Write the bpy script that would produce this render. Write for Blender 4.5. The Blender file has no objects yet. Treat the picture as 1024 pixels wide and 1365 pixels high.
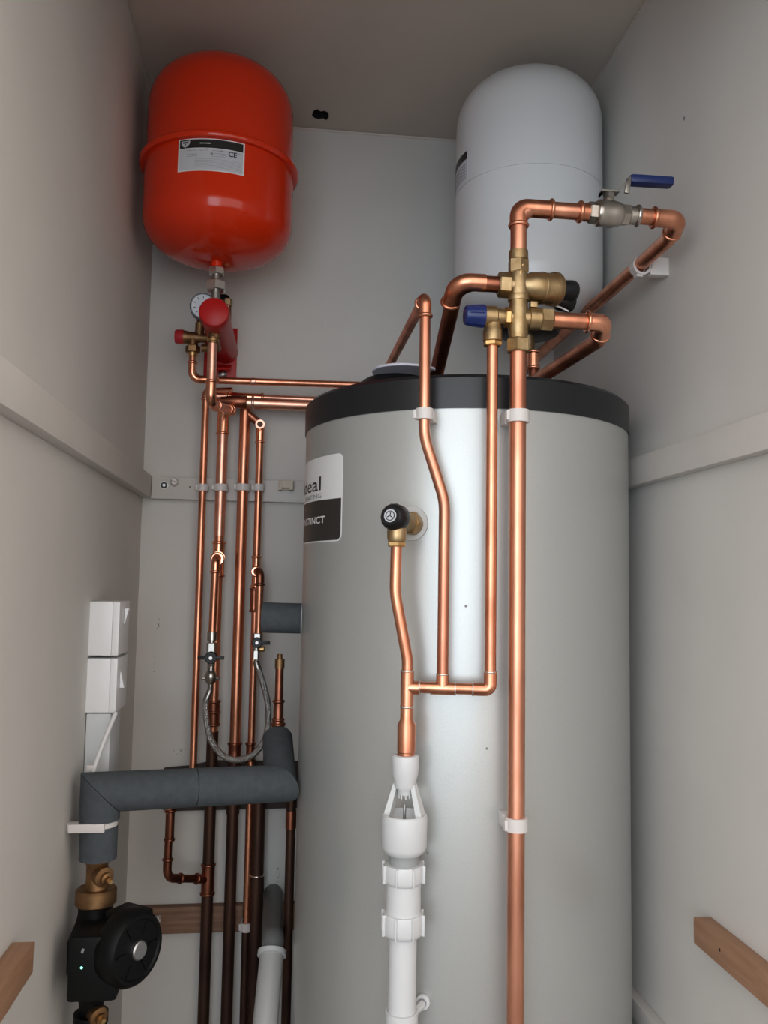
import bpy, bmesh, math, random
from mathutils import Vector, Matrix
random.seed(7)
PI = math.pi
C = bpy.context.scene.collection
SC = bpy.context.scene

# ------------------------------------------------------------------ camera, world, light, exposure
cam = bpy.data.cameras.new('camera'); camo = bpy.data.objects.new('camera', cam); C.objects.link(camo)
cam.sensor_fit = 'HORIZONTAL'; cam.sensor_width = 36.0; cam.lens = 36.0 * 1130.0 / 1024.0
cam.clip_start = 0.02
_m = Matrix([[0.992743, -0.026647, -0.117266], [-0.119045, -0.079715, -0.989684], [0.017024, 0.996461, -0.082308]]).to_4x4(); _m.translation = Vector((0, 0, 1.2))
camo.matrix_world = _m
SC.camera = camo
SC.view_settings.view_transform = 'Standard'; SC.view_settings.look = 'None'
SC.view_settings.gamma = 1.0; SC.view_settings.use_curve_mapping = False
SC.view_settings.exposure = 0.0
w = bpy.data.worlds.new('world'); SC.world = w; w.use_nodes = True
w.node_tree.nodes['Background'].inputs[0].default_value = (1.0, 0.92, 0.85, 1)
w.node_tree.nodes['Background'].inputs[1].default_value = 2.05
def area(name, loc, target, sx, sy, power, col):
    l = bpy.data.lights.new(name, 'AREA'); l.shape = 'RECTANGLE'; l.size = sx; l.size_y = sy
    l.energy = power; l.color = col
    o = bpy.data.objects.new(name, l); C.objects.link(o); o.location = loc
    o.rotation_euler = (Vector(target) - Vector(loc)).to_track_quat('-Z', 'Y').to_euler()
    return o
area('window_daylight', (-0.62, -1.45, 1.30), (0.06, 1.4, 1.30), 1.70, 1.55, 27.0, (0.58, 0.80, 1.0))

# ------------------------------------------------------------------ materials
def mat(name, col, rough=0.5, metal=0.0, noise=0.0, scale=20.0, col2=None, bump=0.0, bscale=60.0, coat=0.0, emit=None, stretch=None, spec=0.5, rvar=0.0):
    m = bpy.data.materials.new(name); m.use_nodes = True
    nt = m.node_tree; b = nt.nodes['Principled BSDF']
    b.inputs['Base Color'].default_value = (*col, 1); b.inputs['Roughness'].default_value = rough
    b.inputs['Metallic'].default_value = metal; b.inputs['Coat Weight'].default_value = coat
    b.inputs['Coat Roughness'].default_value = 0.12
    b.inputs['Specular IOR Level'].default_value = spec
    if emit:
        b.inputs['Emission Color'].default_value = (*emit[0], 1); b.inputs['Emission Strength'].default_value = emit[1]
    tc = nt.nodes.new('ShaderNodeTexCoord'); mp = nt.nodes.new('ShaderNodeMapping')
    nt.links.new(tc.outputs['Object'], mp.inputs['Vector'])
    if stretch: mp.inputs['Scale'].default_value = stretch
    if noise or col2:
        n = nt.nodes.new('ShaderNodeTexNoise'); n.inputs['Scale'].default_value = scale; n.inputs['Detail'].default_value = 6
        nt.links.new(mp.outputs[0], n.inputs['Vector'])
        r = nt.nodes.new('ShaderNodeValToRGB')
        r.color_ramp.elements[0].position = 0.5 - 0.22; r.color_ramp.elements[1].position = 0.5 + 0.22
        c2 = col2 or tuple(c * (1 - noise) for c in col)
        r.color_ramp.elements[0].color = (*c2, 1); r.color_ramp.elements[1].color = (*col, 1)
        nt.links.new(n.outputs['Fac'], r.inputs[0]); nt.links.new(r.outputs[0], b.inputs['Base Color'])
        if rvar:
            mr = nt.nodes.new('ShaderNodeMapRange'); mr.inputs['To Min'].default_value = rough + rvar; mr.inputs['To Max'].default_value = rough
            nt.links.new(n.outputs['Fac'], mr.inputs['Value']); nt.links.new(mr.outputs[0], b.inputs['Roughness'])
    if bump:
        n2 = nt.nodes.new('ShaderNodeTexNoise'); n2.inputs['Scale'].default_value = bscale; n2.inputs['Detail'].default_value = 5
        nt.links.new(mp.outputs[0], n2.inputs['Vector'])
        bp = nt.nodes.new('ShaderNodeBump'); bp.inputs['Strength'].default_value = bump; bp.inputs['Distance'].default_value = 0.002
        nt.links.new(n2.outputs['Fac'], bp.inputs['Height']); nt.links.new(bp.outputs[0], b.inputs['Normal'])
    return m
WALL = mat('wall_paint', (0.60, 0.58, 0.55), 0.62, noise=0.10, scale=3.5, bump=0.25, bscale=45)
CEIL = mat('ceiling_paint', (0.56, 0.50, 0.44), 0.7, noise=0.10, scale=4, bump=0.25, bscale=40)
TRIM = mat('trim_paint', (0.56, 0.53, 0.50), 0.45, noise=0.08, scale=9, bump=0.2, bscale=60)
HALL = mat('hall_carpet', (0.10, 0.085, 0.075), 0.95, noise=0.3, scale=200, bump=0.4, bscale=300)
FLOOR = mat('floor_boards', (0.16, 0.11, 0.075), 0.7, noise=0.4, scale=12, stretch=(1, 8, 1))
WOOD = mat('bare_pine', (0.36, 0.20, 0.115), 0.6, col2=(0.27, 0.14, 0.075), scale=9, stretch=(14, 1.2, 14), bump=0.25, bscale=30)
WOODB = mat('old_brown_batten', (0.27, 0.155, 0.10), 0.75, col2=(0.15, 0.08, 0.05), scale=8, stretch=(1.4, 14, 14), bump=0.3, bscale=30)
DARKW = mat('dark_brown_board', (0.045, 0.03, 0.025), 0.8, noise=0.5, scale=20, bump=0.3)  # very dark brown, mottled
TANK = mat('silver_grey_tank_paint', (0.46, 0.465, 0.45), 0.33, metal=0.50, noise=0.05, scale=400, bump=0.05, bscale=500, rvar=0.03)
BAND = mat('black_lid_plastic', (0.009, 0.010, 0.012), 0.34, spec=0.4)
RED = mat('red_gloss_enamel', (0.62, 0.030, 0.006), 0.13, coat=0.0, spec=0.35)
REDM = mat('red_bracket_enamel', (0.42, 0.010, 0.010), 0.34, spec=0.25)
REDC = mat('red_cap_plastic', (0.40, 0.015, 0.02), 0.45)
WHITEV = mat('white_vessel_enamel', (0.64, 0.65, 0.66), 0.28, coat=0.3)
COP = mat('copper', (0.84, 0.38, 0.235), 0.27, metal=1.0, col2=(0.52, 0.20, 0.115), scale=38, stretch=(1, 1, 0.35), bump=0.05, bscale=150, rvar=0.14)
COPB = mat('bright_copper_fitting', (0.93, 0.44, 0.28), 0.16, metal=1.0, col2=(0.80, 0.33, 0.20), scale=45, rvar=0.08)
COPS = mat('stained_copper', (0.86, 0.41, 0.27), 0.30, metal=1.0, col2=(0.42, 0.16, 0.095), scale=26, stretch=(1, 1, 0.22), bump=0.06, bscale=120, rvar=0.15)
COPP = mat('burnished_pink_copper', (0.93, 0.53, 0.40), 0.30, metal=1.0, col2=(0.75, 0.36, 0.25), scale=50, rvar=0.12)
COPD = mat('dark_old_copper', (0.105, 0.052, 0.036), 0.42, metal=0.8, col2=(0.045, 0.025, 0.02), scale=24, stretch=(1, 1, 0.3), rvar=0.2)
COPT = mat('tarnished_copper', (0.40, 0.15, 0.09), 0.30, metal=1.0, col2=(0.22, 0.08, 0.05), scale=30, rvar=0.12)
SOLD = mat('solder', (0.72, 0.62, 0.55), 0.3, metal=1.0)
BRASS = mat('brass', (0.50, 0.38, 0.22), 0.36, metal=1.0, col2=(0.34, 0.22, 0.10), scale=60, bump=0.1, bscale=200, rvar=0.12)
BRASSD = mat('aged_brass', (0.36, 0.21, 0.10), 0.42, metal=1.0, col2=(0.20, 0.11, 0.055), scale=50, rvar=0.15)
BRASSB = mat('yellow_brass', (0.80, 0.55, 0.25), 0.38, metal=1.0, col2=(0.6, 0.36, 0.14), scale=60)
CHROME = mat('chrome', (0.38, 0.36, 0.335), 0.30, metal=1.0)
NICK = mat('nickel_plate', (0.55, 0.51, 0.46), 0.28, metal=1.0, noise=0.25, scale=60)
NICKB = mat('bright_nickel', (0.74, 0.71, 0.67), 0.32, metal=1.0)
STEEL = mat('steel', (0.45, 0.45, 0.45), 0.35, metal=1.0)
PVC = mat('white_pvc', (0.60, 0.605, 0.61), 0.38)
PVCD = mat('dark_grey_pvc', (0.15, 0.155, 0.155), 0.5)  # plain dark grey for the drain socket
PVCG = mat('greyed_pvc', (0.30, 0.31, 0.31), 0.45)
CLIP = mat('white_clip_plastic', (0.62, 0.58, 0.56), 0.45)
CLIPB = mat('beige_clip_plastic', (0.52, 0.45, 0.37), 0.5)
SWITCH = mat('white_switch_plastic', (0.72, 0.73, 0.74), 0.35)
FOAM = mat('grey_foam', (0.058, 0.069, 0.078), 0.85, noise=0.25, scale=90, bump=0.6, bscale=160)
FOAMD = mat('grey_foam_seam', (0.035, 0.04, 0.045), 0.95)
BLK = mat('black_plastic', (0.007, 0.007, 0.008), 0.38, spec=0.3)
BLKM = mat('matt_black_casing', (0.003, 0.0033, 0.0036), 0.5, spec=0.18, bump=0.1, bscale=200)
BLUE = mat('blue_cap_plastic', (0.007, 0.020, 0.11), 0.35)
BLUEL = mat('blue_lever_sleeve', (0.005, 0.018, 0.095), 0.38)
PRW = mat('white_print', (0.72, 0.71, 0.70), 0.45)
PRB = mat('black_print', (0.015, 0.014, 0.014), 0.4)
PRG = mat('grey_print', (0.22, 0.22, 0.23), 0.5)
PRL = mat('pale_grey_print', (0.52, 0.53, 0.56), 0.5)
PRT = mat('black_tank_print', (0.025, 0.021, 0.018), 0.42)
PAPER = mat('paper', (0.60, 0.58, 0.66), 0.55)
CABLE = mat('pale_cable', (0.62, 0.62, 0.62), 0.5)
LED = mat('green_led', (0.1, 0.9, 0.6), 0.3, emit=((0.25, 1.0, 0.65), 3.0))
HOLE = mat('painted_hole_shade', (0.006, 0.005, 0.004), 0.95)  # near-black colour stands in for the shade inside holes
SCUFF = mat('dark_scuff', (0.22, 0.21, 0.20), 0.8)
SOFTP = mat('crazed_paint_edge', (0.60, 0.53, 0.48), 0.6)
# braided hose: crossed fine waves
BRAID = mat('steel_braid', (0.42, 0.41, 0.40), 0.34, metal=0.9)
_nt = BRAID.node_tree; _b = _nt.nodes['Principled BSDF']
_ck = _nt.nodes.new('ShaderNodeTexVoronoi'); _ck.inputs['Scale'].default_value = 420
_tc = [n for n in _nt.nodes if n.type == 'TEX_COORD'][0]
_nt.links.new(_tc.outputs['Object'], _ck.inputs['Vector'])
_bp = _nt.nodes.new('ShaderNodeBump'); _bp.inputs['Strength'].default_value = 0.7; _bp.inputs['Distance'].default_value = 0.002
_nt.links.new(_ck.outputs['Distance'], _bp.inputs['Height']); _nt.links.new(_bp.outputs[0], _b.inputs['Normal'])

# ------------------------------------------------------------------ mesh helpers
V = Vector
ROOT = {}
class MB:
    def __init__(s): s.v = []; s.f = []
    def add(s, vs, fs):
        k = len(s.v); s.v += [V(p) for p in vs]; s.f += [tuple(i + k for i in f) for f in fs]; return s
    def build(s, name, m, parent=None, ang=38, label=None):
        base = ROOT[parent.name] if parent else None
        if base is None:
            xs = [p.x for p in s.v]; ys = [p.y for p in s.v]; zs = [p.z for p in s.v]
            base = V(((min(xs) + max(xs)) / 2, (min(ys) + max(ys)) / 2, min(zs)))
        me = bpy.data.meshes.new(name); me.from_pydata([tuple(p - base) for p in s.v], [], s.f)
        bm = bmesh.new(); bm.from_mesh(me); bmesh.ops.recalc_face_normals(bm, faces=bm.faces); bm.to_mesh(me); bm.free()
        me.materials.append(m); me.shade_smooth(); me.set_sharp_from_angle(angle=math.radians(ang)); me.update()
        o = bpy.data.objects.new(name, me); C.objects.link(o)
        if parent: o.parent = parent
        else: o.location = base
        ROOT[o.name] = base
        if label: o['label'] = label
        return o
def frame(ax):
    a = V(ax).normalized(); u = a.cross(V((0, 0, 1)))
    if u.length < 1e-3: u = V((1, 0, 0))
    u.normalize(); return a, u, a.cross(u)
def lathe(p, ax, prof, n=24, mb=None, ph=0.0):
    """profile of (distance along axis, radius) turned about the axis"""
    mb = mb or MB(); a, u, v = frame(ax); p = V(p); vs = []; fs = []
    for t, r in prof:
        for i in range(n):
            th = 2 * PI * i / n + ph; vs.append(p + a * t + (u * math.cos(th) + v * math.sin(th)) * max(r, 1e-5))
    for k in range(len(prof) - 1):
        for i in range(n):
            j = (i + 1) % n; fs.append((k * n + i, k * n + j, (k + 1) * n + j, (k + 1) * n + i))
    fs.append(tuple(range(n))[::-1]); fs.append(tuple(range((len(prof) - 1) * n, len(prof) * n)))
    return mb.add(vs, fs)
def tubewall(p, ax, t0, t1, ro, ri, n=24, mb=None):
    """open ring with thickness"""
    mb = mb or MB(); a, u, v = frame(ax); p = V(p); vs = []; fs = []
    for t, r in ((t0, ri), (t0, ro), (t1, ro), (t1, ri)):
        for i in range(n):
            th = 2 * PI * i / n; vs.append(p + a * t + (u * math.cos(th) + v * math.sin(th)) * r)
    for k in range(4):
        for i in range(n):
            j = (i + 1) % n; q = (k + 1) % 4; fs.append((k * n + i, k * n + j, q * n + j, q * n + i))
    return mb.add(vs, fs)
def hexn(p, ax, t0, t1, r, mb=None, n=6, ph=0.0):
    c = r * 0.10
    return lathe(p, ax, [(t0, r - c), (t0 + c, r), (t1 - c, r), (t1, r - c)], n, mb, ph)
def bead(p, ax, r, mb=None, h=0.0022, w=0.0028, n=20):
    pr = [(-w, r - 0.0005)] + [(w * math.sin(x), r + h * math.cos(x)) for x in [k * PI / 6 - PI / 2 for k in range(7)]] + [(w, r - 0.0005)]
    return lathe(p, ax, pr, n, mb)
def fillet(pts, rad):
    pts = [V(p) for p in pts]; out = [pts[0]]
    if not isinstance(rad, (list, tuple)): rad = [rad] * (len(pts) - 2)
    for i in range(1, len(pts) - 1):
        a, b, c = pts[i - 1], pts[i], pts[i + 1]; d1 = (a - b); d2 = (c - b)
        l1, l2 = d1.length, d2.length; d1.normalize(); d2.normalize()
        ang = d1.angle(d2)
        if ang > PI - 0.01 or rad[i - 1] <= 0: out.append(b); continue
        t = min(rad[i - 1] / math.tan(ang / 2), l1 * 0.49, l2 * 0.49); r = t * math.tan(ang / 2)
        cen = b + (d1 + d2).normalized() * (r / math.sin(ang / 2))
        s = b + d1 * t - cen; e = b + d2 * t - cen; tot = s.angle(e); n = max(3, int(tot / 0.16))
        ax = s.cross(e).normalized()
        for k in range(n + 1): out.append(cen + Matrix.Rotation(tot * k / n, 3, ax) @ s)
    out.append(pts[-1]); return out
def sweep(pts, r, rad=0.02, n=16, mb=None, rf=None, caps=True):
    mb = mb or MB(); P = fillet(pts, rad) if rad else [V(p) for p in pts]
    Q = [P[0]]
    for p in P[1:]:
        if (p - Q[-1]).length > 1e-5: Q.append(p)
    P = Q; T = []
    for i in range(len(P)):
        t = (P[min(i + 1, len(P) - 1)] - P[max(i - 1, 0)]).normalized(); T.append(t)
    a, u, v = frame(T[0]); vs = []; fs = []
    for i, p in enumerate(P):
        if i:
            q = T[i - 1].rotation_difference(T[i]); u = q @ u; u = (u - T[i] * u.dot(T[i])).normalized()
        v = T[i].cross(u); rr = r if rf is None else rf(i / (len(P) - 1))
        for k in range(n):
            th = 2 * PI * k / n; vs.append(p + (u * math.cos(th) + v * math.sin(th)) * rr)
    for i in range(len(P) - 1):
        for k in range(n):
            j = (k + 1) % n; fs.append((i * n + k, i * n + j, (i + 1) * n + j, (i + 1) * n + k))
    if caps: fs.append(tuple(range(n))[::-1]); fs.append(tuple(range((len(P) - 1) * n, len(P) * n)))
    return mb.add(vs, fs)
def box(c, s, rot=None, bev=0.0, mb=None):
    mb = mb or MB(); bm = bmesh.new(); bmesh.ops.create_cube(bm, size=1.0)
    for q in bm.verts: q.co = V((q.co.x * s[0], q.co.y * s[1], q.co.z * s[2]))
    if bev: bmesh.ops.bevel(bm, geom=bm.edges[:], offset=bev, segments=2, affect='EDGES', profile=0.6)
    R = rot or Matrix.Identity(3); bm.verts.index_update()
    vs = [V(c) + R @ q.co for q in bm.verts]; fs = [tuple(q.index for q in f.verts) for f in bm.faces]; bm.free()
    return mb.add(vs, fs)
def prism(poly, o, ax_u, ax_v, depth, mb=None):
    """polygon (u, v) extruded along u x v by depth"""
    mb = mb or MB(); u = V(ax_u); v = V(ax_v); nrm = u.cross(v).normalized(); o = V(o); n = len(poly)
    vs = [o + u * a + v * b for a, b in poly] + [o + u * a + v * b + nrm * depth for a, b in poly]
    fs = [tuple(range(n))[::-1], tuple(range(n, 2 * n))] + [(i, (i + 1) % n, n + (i + 1) % n, n + i) for i in range(n)]
    return mb.add(vs, fs)
def elbow(a, b, c, r, leg=0.02, mb=None, bend=None, h=0.0022):
    """bought bend: sleeve from a-side to c-side round corner b, a rolled bead at each mouth"""
    a, b, c = V(a), V(b), V(c); d1 = (a - b).normalized(); d2 = (c - b).normalized(); mb = mb or MB()
    sweep([b + d1 * leg, b, b + d2 * leg], r * 1.11, bend or leg * 0.72, 18, mb)
    bead(b + d1 * leg, d1, r * 1.11, mb, h); bead(b + d2 * leg, d2, r * 1.11, mb, h); return mb
def tee(p, d, br, r, L=0.019, B=0.019, mb=None, r2=None, beads=True):
    p, d, br = V(p), V(d).normalized(), V(br).normalized(); mb = mb or MB(); r2 = r2 or r
    lathe(p - d * L, d, [(0, r * 1.11), (2 * L, r * 1.11)], 20, mb)
    lathe(p, br, [(0, r2 * 1.11), (B, r2 * 1.11)], 20, mb)
    if beads:
        bead(p - d * L, d, r * 1.11, mb); bead(p + d * L, d, r * 1.11, mb); bead(p + br * B, br, r2 * 1.11, mb)
    return mb
def coupling(p, d, r, L=0.018, mb=None, beads=True):
    p, d = V(p), V(d).normalized(); mb = mb or MB(); lathe(p - d * L, d, [(0, r * 1.1), (2 * L, r * 1.1)], 20, mb)
    if beads: bead(p - d * L, d, r * 1.1, mb); bead(p + d * L, d, r * 1.1, mb)
    return mb
def patch(cx, cy, R, th0, th1, z0, z1, mb=None, corner=0.0, side=(1, 1), thick=0.0006, ctop=1):
    """thin sheet lying on an upright cylinder; theta measured from -Y towards +X"""
    mb = mb or MB(); n = max(6, int(abs(th1 - th0) / 0.03)); vs = []; fs = []
    us = [th0 + (th1 - th0) * i / n for i in range(n + 1)]
    if corner:
        ex = [corner / R * q for q in (0.08, 0.3, 0.6)]
        for q in ex:
            if side[0]: us.append(th0 + q)
            if side[1]: us.append(th1 - q)
        us.sort()
    for th in us:
        cut = 0.0
        if corner:
            e = min((th - th0) * R if side[0] else 9, (th1 - th) * R if side[1] else 9)
            if e < corner: cut = corner - math.sqrt(max(0, corner ** 2 - (corner - e) ** 2))
        for rr in (R + thick, R - 0.002):
            for z in (z0 + cut, z1 - cut * ctop): vs.append((cx + rr * math.sin(th), cy - rr * math.cos(th), z))
    m = len(us)
    for i in range(m - 1):
        k = 4 * i; q = k + 4
        fs += [(k, q, q + 1, k + 1), (k + 1, q + 1, q + 3, k + 3), (k, k + 2, q + 2, q)]
    fs += [(0, 1, 3, 2), (4 * m - 4, 4 * m - 2, 4 * m - 1, 4 * m - 3)]
    return mb.add(vs, fs)
def text_mb(s, size, bold=0.0, mapf=None, align='LEFT'):
    cu = bpy.data.curves.new('lettering', 'FONT'); cu.body = s; cu.size = size; cu.offset = bold; cu.align_x = align; cu.resolution_u = 3
    o = bpy.data.objects.new('lettering', cu); C.objects.link(o)
    bpy.context.view_layer.update()
    me = o.to_mesh(); mb = MB(); mb.add([mapf(q.co.x, q.co.y) for q in me.vertices], [tuple(p.vertices) for p in me.polygons])
    o.to_mesh_clear(); bpy.data.objects.remove(o); bpy.data.curves.remove(cu); return mb
def thing(name, label, cat, loc, group=None):
    o = bpy.data.objects.new(name, None); o.empty_display_size = 0.03; C.objects.link(o); o.location = loc
    ROOT[o.name] = V(loc); o['label'] = label; o['category'] = cat
    if group: o['group'] = group
    return o
def tag(o, label, cat, group=None):
    o['label'] = label; o['category'] = cat
    if group: o['group'] = group
    return o
def struct(o): o['kind'] = 'structure'; return o
def add(v, w): return V(v) + V(w)

# ------------------------------------------------------------------ the setting
XL, XR, YB, ZC, Y0 = -0.296, 0.595, 1.82, 2.205, 0.70
def slab(name, x0, x1, y0, y1, z0, z1, m):
    return struct(box(((x0 + x1) / 2, (y0 + y1) / 2, (z0 + z1) / 2), (x1 - x0, y1 - y0, z1 - z0)).build(name, m))
wall_left = slab('wall_left', XL - 0.1, XL, Y0, YB + 0.1, 0, ZC, WALL)
wall_right = slab('wall_right', XR, XR + 0.1, Y0, YB + 0.1, 0, ZC, WALL)
wall_back = slab('wall_back', XL, XR, YB, YB + 0.1, 0, ZC, WALL)
floor = slab('floor', XL - 0.1, XR + 0.1, Y0, YB + 0.1, -0.06, 0, FLOOR)
hall_floor = slab('floor_hall', -2.5, 2.8, -3.0, Y0, -0.06, 0, HALL)
wall_front = slab('wall_front', XL - 0.1, XR + 0.1, Y0 - 0.1, Y0, 1.96, ZC + 0.3, WALL)
slab('wall_hall_left', -2.0, XL - 0.001, Y0 - 0.1, Y0 - 0.001, 0, ZC + 0.3, WALL)
slab('wall_hall_right', XR + 0.001, 2.3, Y0 - 0.1, Y0 - 0.001, 0, ZC + 0.3, WALL)
# ceiling with a ragged hole through the plasterboard
def ceiling():
    hx, hy = 0.0552, 1.7631
    outl = [(-.018, .004), (-.015, -.014), (-.007, -.022), (.000, -.014), (.008, -.017), (.017, -.012), (.019, .006), (.014, .020), (.006, .013), (-.003, .018), (-.012, .014)]
    bm = bmesh.new(); x0, x1, y0, y1 = XL - .1, XR + .1, Y0, YB + .1
    mbx = MB(); n = len(outl)
    inner = [(hx + a, hy + b) for a, b in outl]
    import math as _m
    outer = []
    for a, b in outl:
        d = V((a, b, 0)).normalized(); tx = ((x1 - hx) if d.x > 0 else (x0 - hx)) / (d.x or 1e-9); ty = ((y1 - hy) if d.y > 0 else (y0 - hy)) / (d.y or 1e-9)
        t = min(abs(tx), abs(ty)); outer.append((hx + d.x * t, hy + d.y * t))
    vs = [(p[0], p[1], ZC) for p in inner] + [(p[0], p[1], ZC) for p in outer] + [(p[0], p[1], ZC + .012) for p in inner]
    fs = [(i, (i + 1) % n, n + (i + 1) % n, n + i) for i in range(n)]
    rim = [(p[0], p[1], ZC) for p in inner] + [(p[0], p[1], ZC + .012) for p in inner]
    # corners of the rectangle
    for cx, cy in ((x0, y0), (x1, y0), (x1, y1), (x0, y1)):
        best = None
        for i in range(n):
            a, b = outer[i], outer[(i + 1) % n]
            if (abs(a[0] - cx) < 1e-6 and abs(b[1] - cy) < 1e-6) or (abs(a[1] - cy) < 1e-6 and abs(b[0] - cx) < 1e-6): best = i
        if best is not None:
            vs.append((cx, cy, ZC)); fs.append((n + best, n + (best + 1) % n, len(vs) - 1))
    mbx.add(vs, fs); o = struct(mbx.build('ceiling', CEIL, ang=20))
    MB().add(rim, [(i, (i + 1) % n, n + (i + 1) % n, n + i) for i in range(n)]).build('broken_edge_shade', HOLE, o)  # broken plasterboard edge coloured near-black, as the hole's inner shade
    lathe((hx, hy, ZC + .0118), (0, 0, 1), [(0, .03), (.004, .03)], 16).build('hole_shade_disc', HOLE, o)  # black disc behind the opening paints the dark inside it
    return o
ceil = ceiling()
slab('ceiling_deck', XL - .1, XR + .1, Y0, YB + .1, ZC + .02, ZC + .06, DARKW)
# painted battens round three walls
zb0, zb1 = 1.367, 1.413
t1_ = struct(box((XL + .010, (Y0 + YB) / 2, (zb0 + zb1) / 2), (.020, YB - Y0, zb1 - zb0), bev=.0015).build('trim_1', TRIM))
t2_ = struct(box((XR - .010, (Y0 + YB) / 2, (zb0 + zb1) / 2), (.020, YB - Y0, zb1 - zb0), bev=.0015).build('trim_2', TRIM))
t3_ = struct(box(((XL + .0205 + XR - .0205) / 2, YB - .010, (zb0 + zb1) / 2 - .002), (XR - XL - .041, .020, zb1 - zb0), bev=.0015).build('trim_3', TRIM))
# thin dried paint beads where ceiling meets the walls
struct(box((.15, YB - .001, ZC - .004), (XR - XL, .002, .003)).build('trim_4', SOFTP))
struct(box((XL + .001, .5*(Y0+YB), ZC - .003), (.002, YB - Y0, .003)).build('trim_5', TRIM))
struct(box((XR - .001, .5*(Y0+YB), ZC - .003), (.002, YB - Y0, .003)).build('trim_6', SOFTP))
# low painted batten on the right wall, by the tank foot
struct(box((XR - .009, .5*(Y0+YB), .525), (.018, YB - Y0, .030), bev=.002).build('trim_7', TRIM))
# bare wood shelf bearers
o = box((.5825, .5*(1.140+Y0+.03), .734), (.025, 1.140-Y0-.03, .034), bev=.001)
o = o.build('shelf_bearer', WOOD); tag(o, 'bare brown wooden bearer fixed low on the right wall', 'batten')
lathe((.5698, 1.07, .737), (1, 0, 0), [(0, .0022), (.002, .0022)], 10).build('nail_hole', HOLE, o)
o = box((XL + .0125, .5*(1.050+Y0+.03), .765), (.025, 1.050-Y0-.03, .034), bev=.001)
o = o.build('shelf_bearer', WOOD); tag(o, 'bare brown wooden bearer fixed low on the left wall', 'batten')
# brown back batten and dark board
zlo, zhi = 0.4894, 0.5407
struct(box((.0, YB - .010, (zlo + zhi) / 2), (.55, .020, zhi - zlo), bev=.001).build('trim_8', WOODB))
def darkboard():
    z0, z1 = 0.7307, 0.8266
    x0, x1 = -0.2291, 0.12
    pl = [(x0, z0), (x0 + .02, z0 - .003), (x1, z0), (x1, z1 - .004), (x0 + .10, z1), (x0 + .05, z1 - .010), (x0, z1 - .014)]
    return prism([(a, b) for a, b in pl], (0, YB, 0), (1, 0, 0), (0, 0, 1), .012)
struct(darkboard().build('trim_9', DARKW))
# a few marks on the paint
def flecks(x, z, n, sx_, sz_, size):
    for _ in range(n):
        px_, pz_ = x + random.uniform(-1, 1) * sx_, z + random.uniform(-1, 1) * sz_; a = size * random.uniform(.4, 1); b = a * random.uniform(.8, 2.2)
        pts = [(px_ + a * random.uniform(.5, 1.1) * math.cos(k * 1.05), pz_ + b * random.uniform(.5, 1.1) * math.sin(k * 1.05)) for k in range(6)]
        prism(pts, (0, YB - .0004, 0), (1, 0, 0), (0, 0, 1), .0004, _sm)
_sm = MB()
for q_, n_s, a_s, b_s, c_s in (((-0.2533, 1.8200, 1.1047), 6, .004, .012, .0018), ((-0.2578, 1.8200, 1.0228), 8, .0012, .026, .0012), ((-0.1994, 1.8200, 0.8396), 9, .014, .010, .0018), ((0.0099, 1.8200, 0.5949), 6, .002, .016, .0016), ((0.0729, 1.8200, 1.7638), 2, .002, .002, .0014)):
    flecks(q_[0], q_[2], n_s, a_s, b_s, c_s)
o = _sm.build('scuff_marks', SCUFF, wall_back); o['kind'] = 'stuff'
x, y, z = (0.5950, 1.1873, 1.9183)
lathe((x - .0008, y, z), (1, 0, 0), [(0, .003), (.001, .003)], 7).build('paint_chip', SCUFF, wall_right)

# ------------------------------------------------------------------ hot water cylinder
CX, CY, CR = .304, 1.413, .27
t = thing('hot_water_cylinder', 'tall silver-grey hot water cylinder with black top rim, standing in the cupboard', 'water cylinder', (CX, CY, 0))
ZT = 1.494; ZR = 1.4475
lathe((CX, CY, 0), (0, 0, 1), [(0, CR - .004), (.004, CR), (ZR, CR)], 128).build('shell', TANK, t)
lathe((CX, CY, 0), (0, 0, 1), [(0, CR + .002), (.05, CR + .002), (.053, CR)], 96).build('base_skirt', BAND, t)
lathe((CX, CY, ZR), (0, 0, 1), [(-.003, CR), (-.003, CR + .0022), (ZT - ZR - .006, CR + .0022), (ZT - ZR, CR - .004), (ZT - ZR + .004, CR * .8), (ZT - ZR + .004, .02)], 128).build('top_rim', BAND, t, label='black plastic top rim')
def on_tank(u, z, off=.0009):   # u metres round the surface from the -Y line
    th = u / CR; return V((CX + (CR + off) * math.sin(th), CY - (CR + off) * math.cos(th), z))
thL = math.atan2(0.0858 - CX, CY - 1.2540)
zt_, zm_, zb_ = 1.3908, 1.3239, 1.2604
lb = patch(CX, CY, CR, thL - .62, thL, zb_ - .001, zt_ + .001, corner=.011, thick=.0004).build('label', PRW, t, label='white and black maker label')
patch(CX, CY, CR, thL - .614, thL - .007, zb_ + .001, zm_, corner=.009, thick=.0007, ctop=0).build('label_panel', PRT, lb)
# lettering; half of it lies round the side of the tank
zi = 1.3399 ; th_end = math.atan2(0.0579 - CX, CY - 1.3020) * CR
text_mb('ideal', .056, .0004, lambda x, y: on_tank(th_end + x * 1.10, zi + y * .56), 'RIGHT').build('lettering', PRB, lb)
zi2 = 1.3316
text_mb('HEATING', .014, 0, lambda x, y: on_tank(th_end + x * 1.5, zi2 + y * .75 - .004), 'RIGHT').build('lettering', PRG, lb)
patch(CX, CY, CR, (th_end - .15) / CR, (th_end + .001) / CR, zi2 - .0085, zi2 - .0073, thick=.0009).build('underline', PRB, lb)
zi3 = 1.2885 ; th3 = math.atan2(0.0633 - CX, CY - 1.2907) * CR
text_mb('INSTINCT', .021, .0003, lambda x, y: on_tank(th3 + x * 1.15, zi3 + y * .72, .0012), 'RIGHT').build('lettering', PRW, lb)
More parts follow.
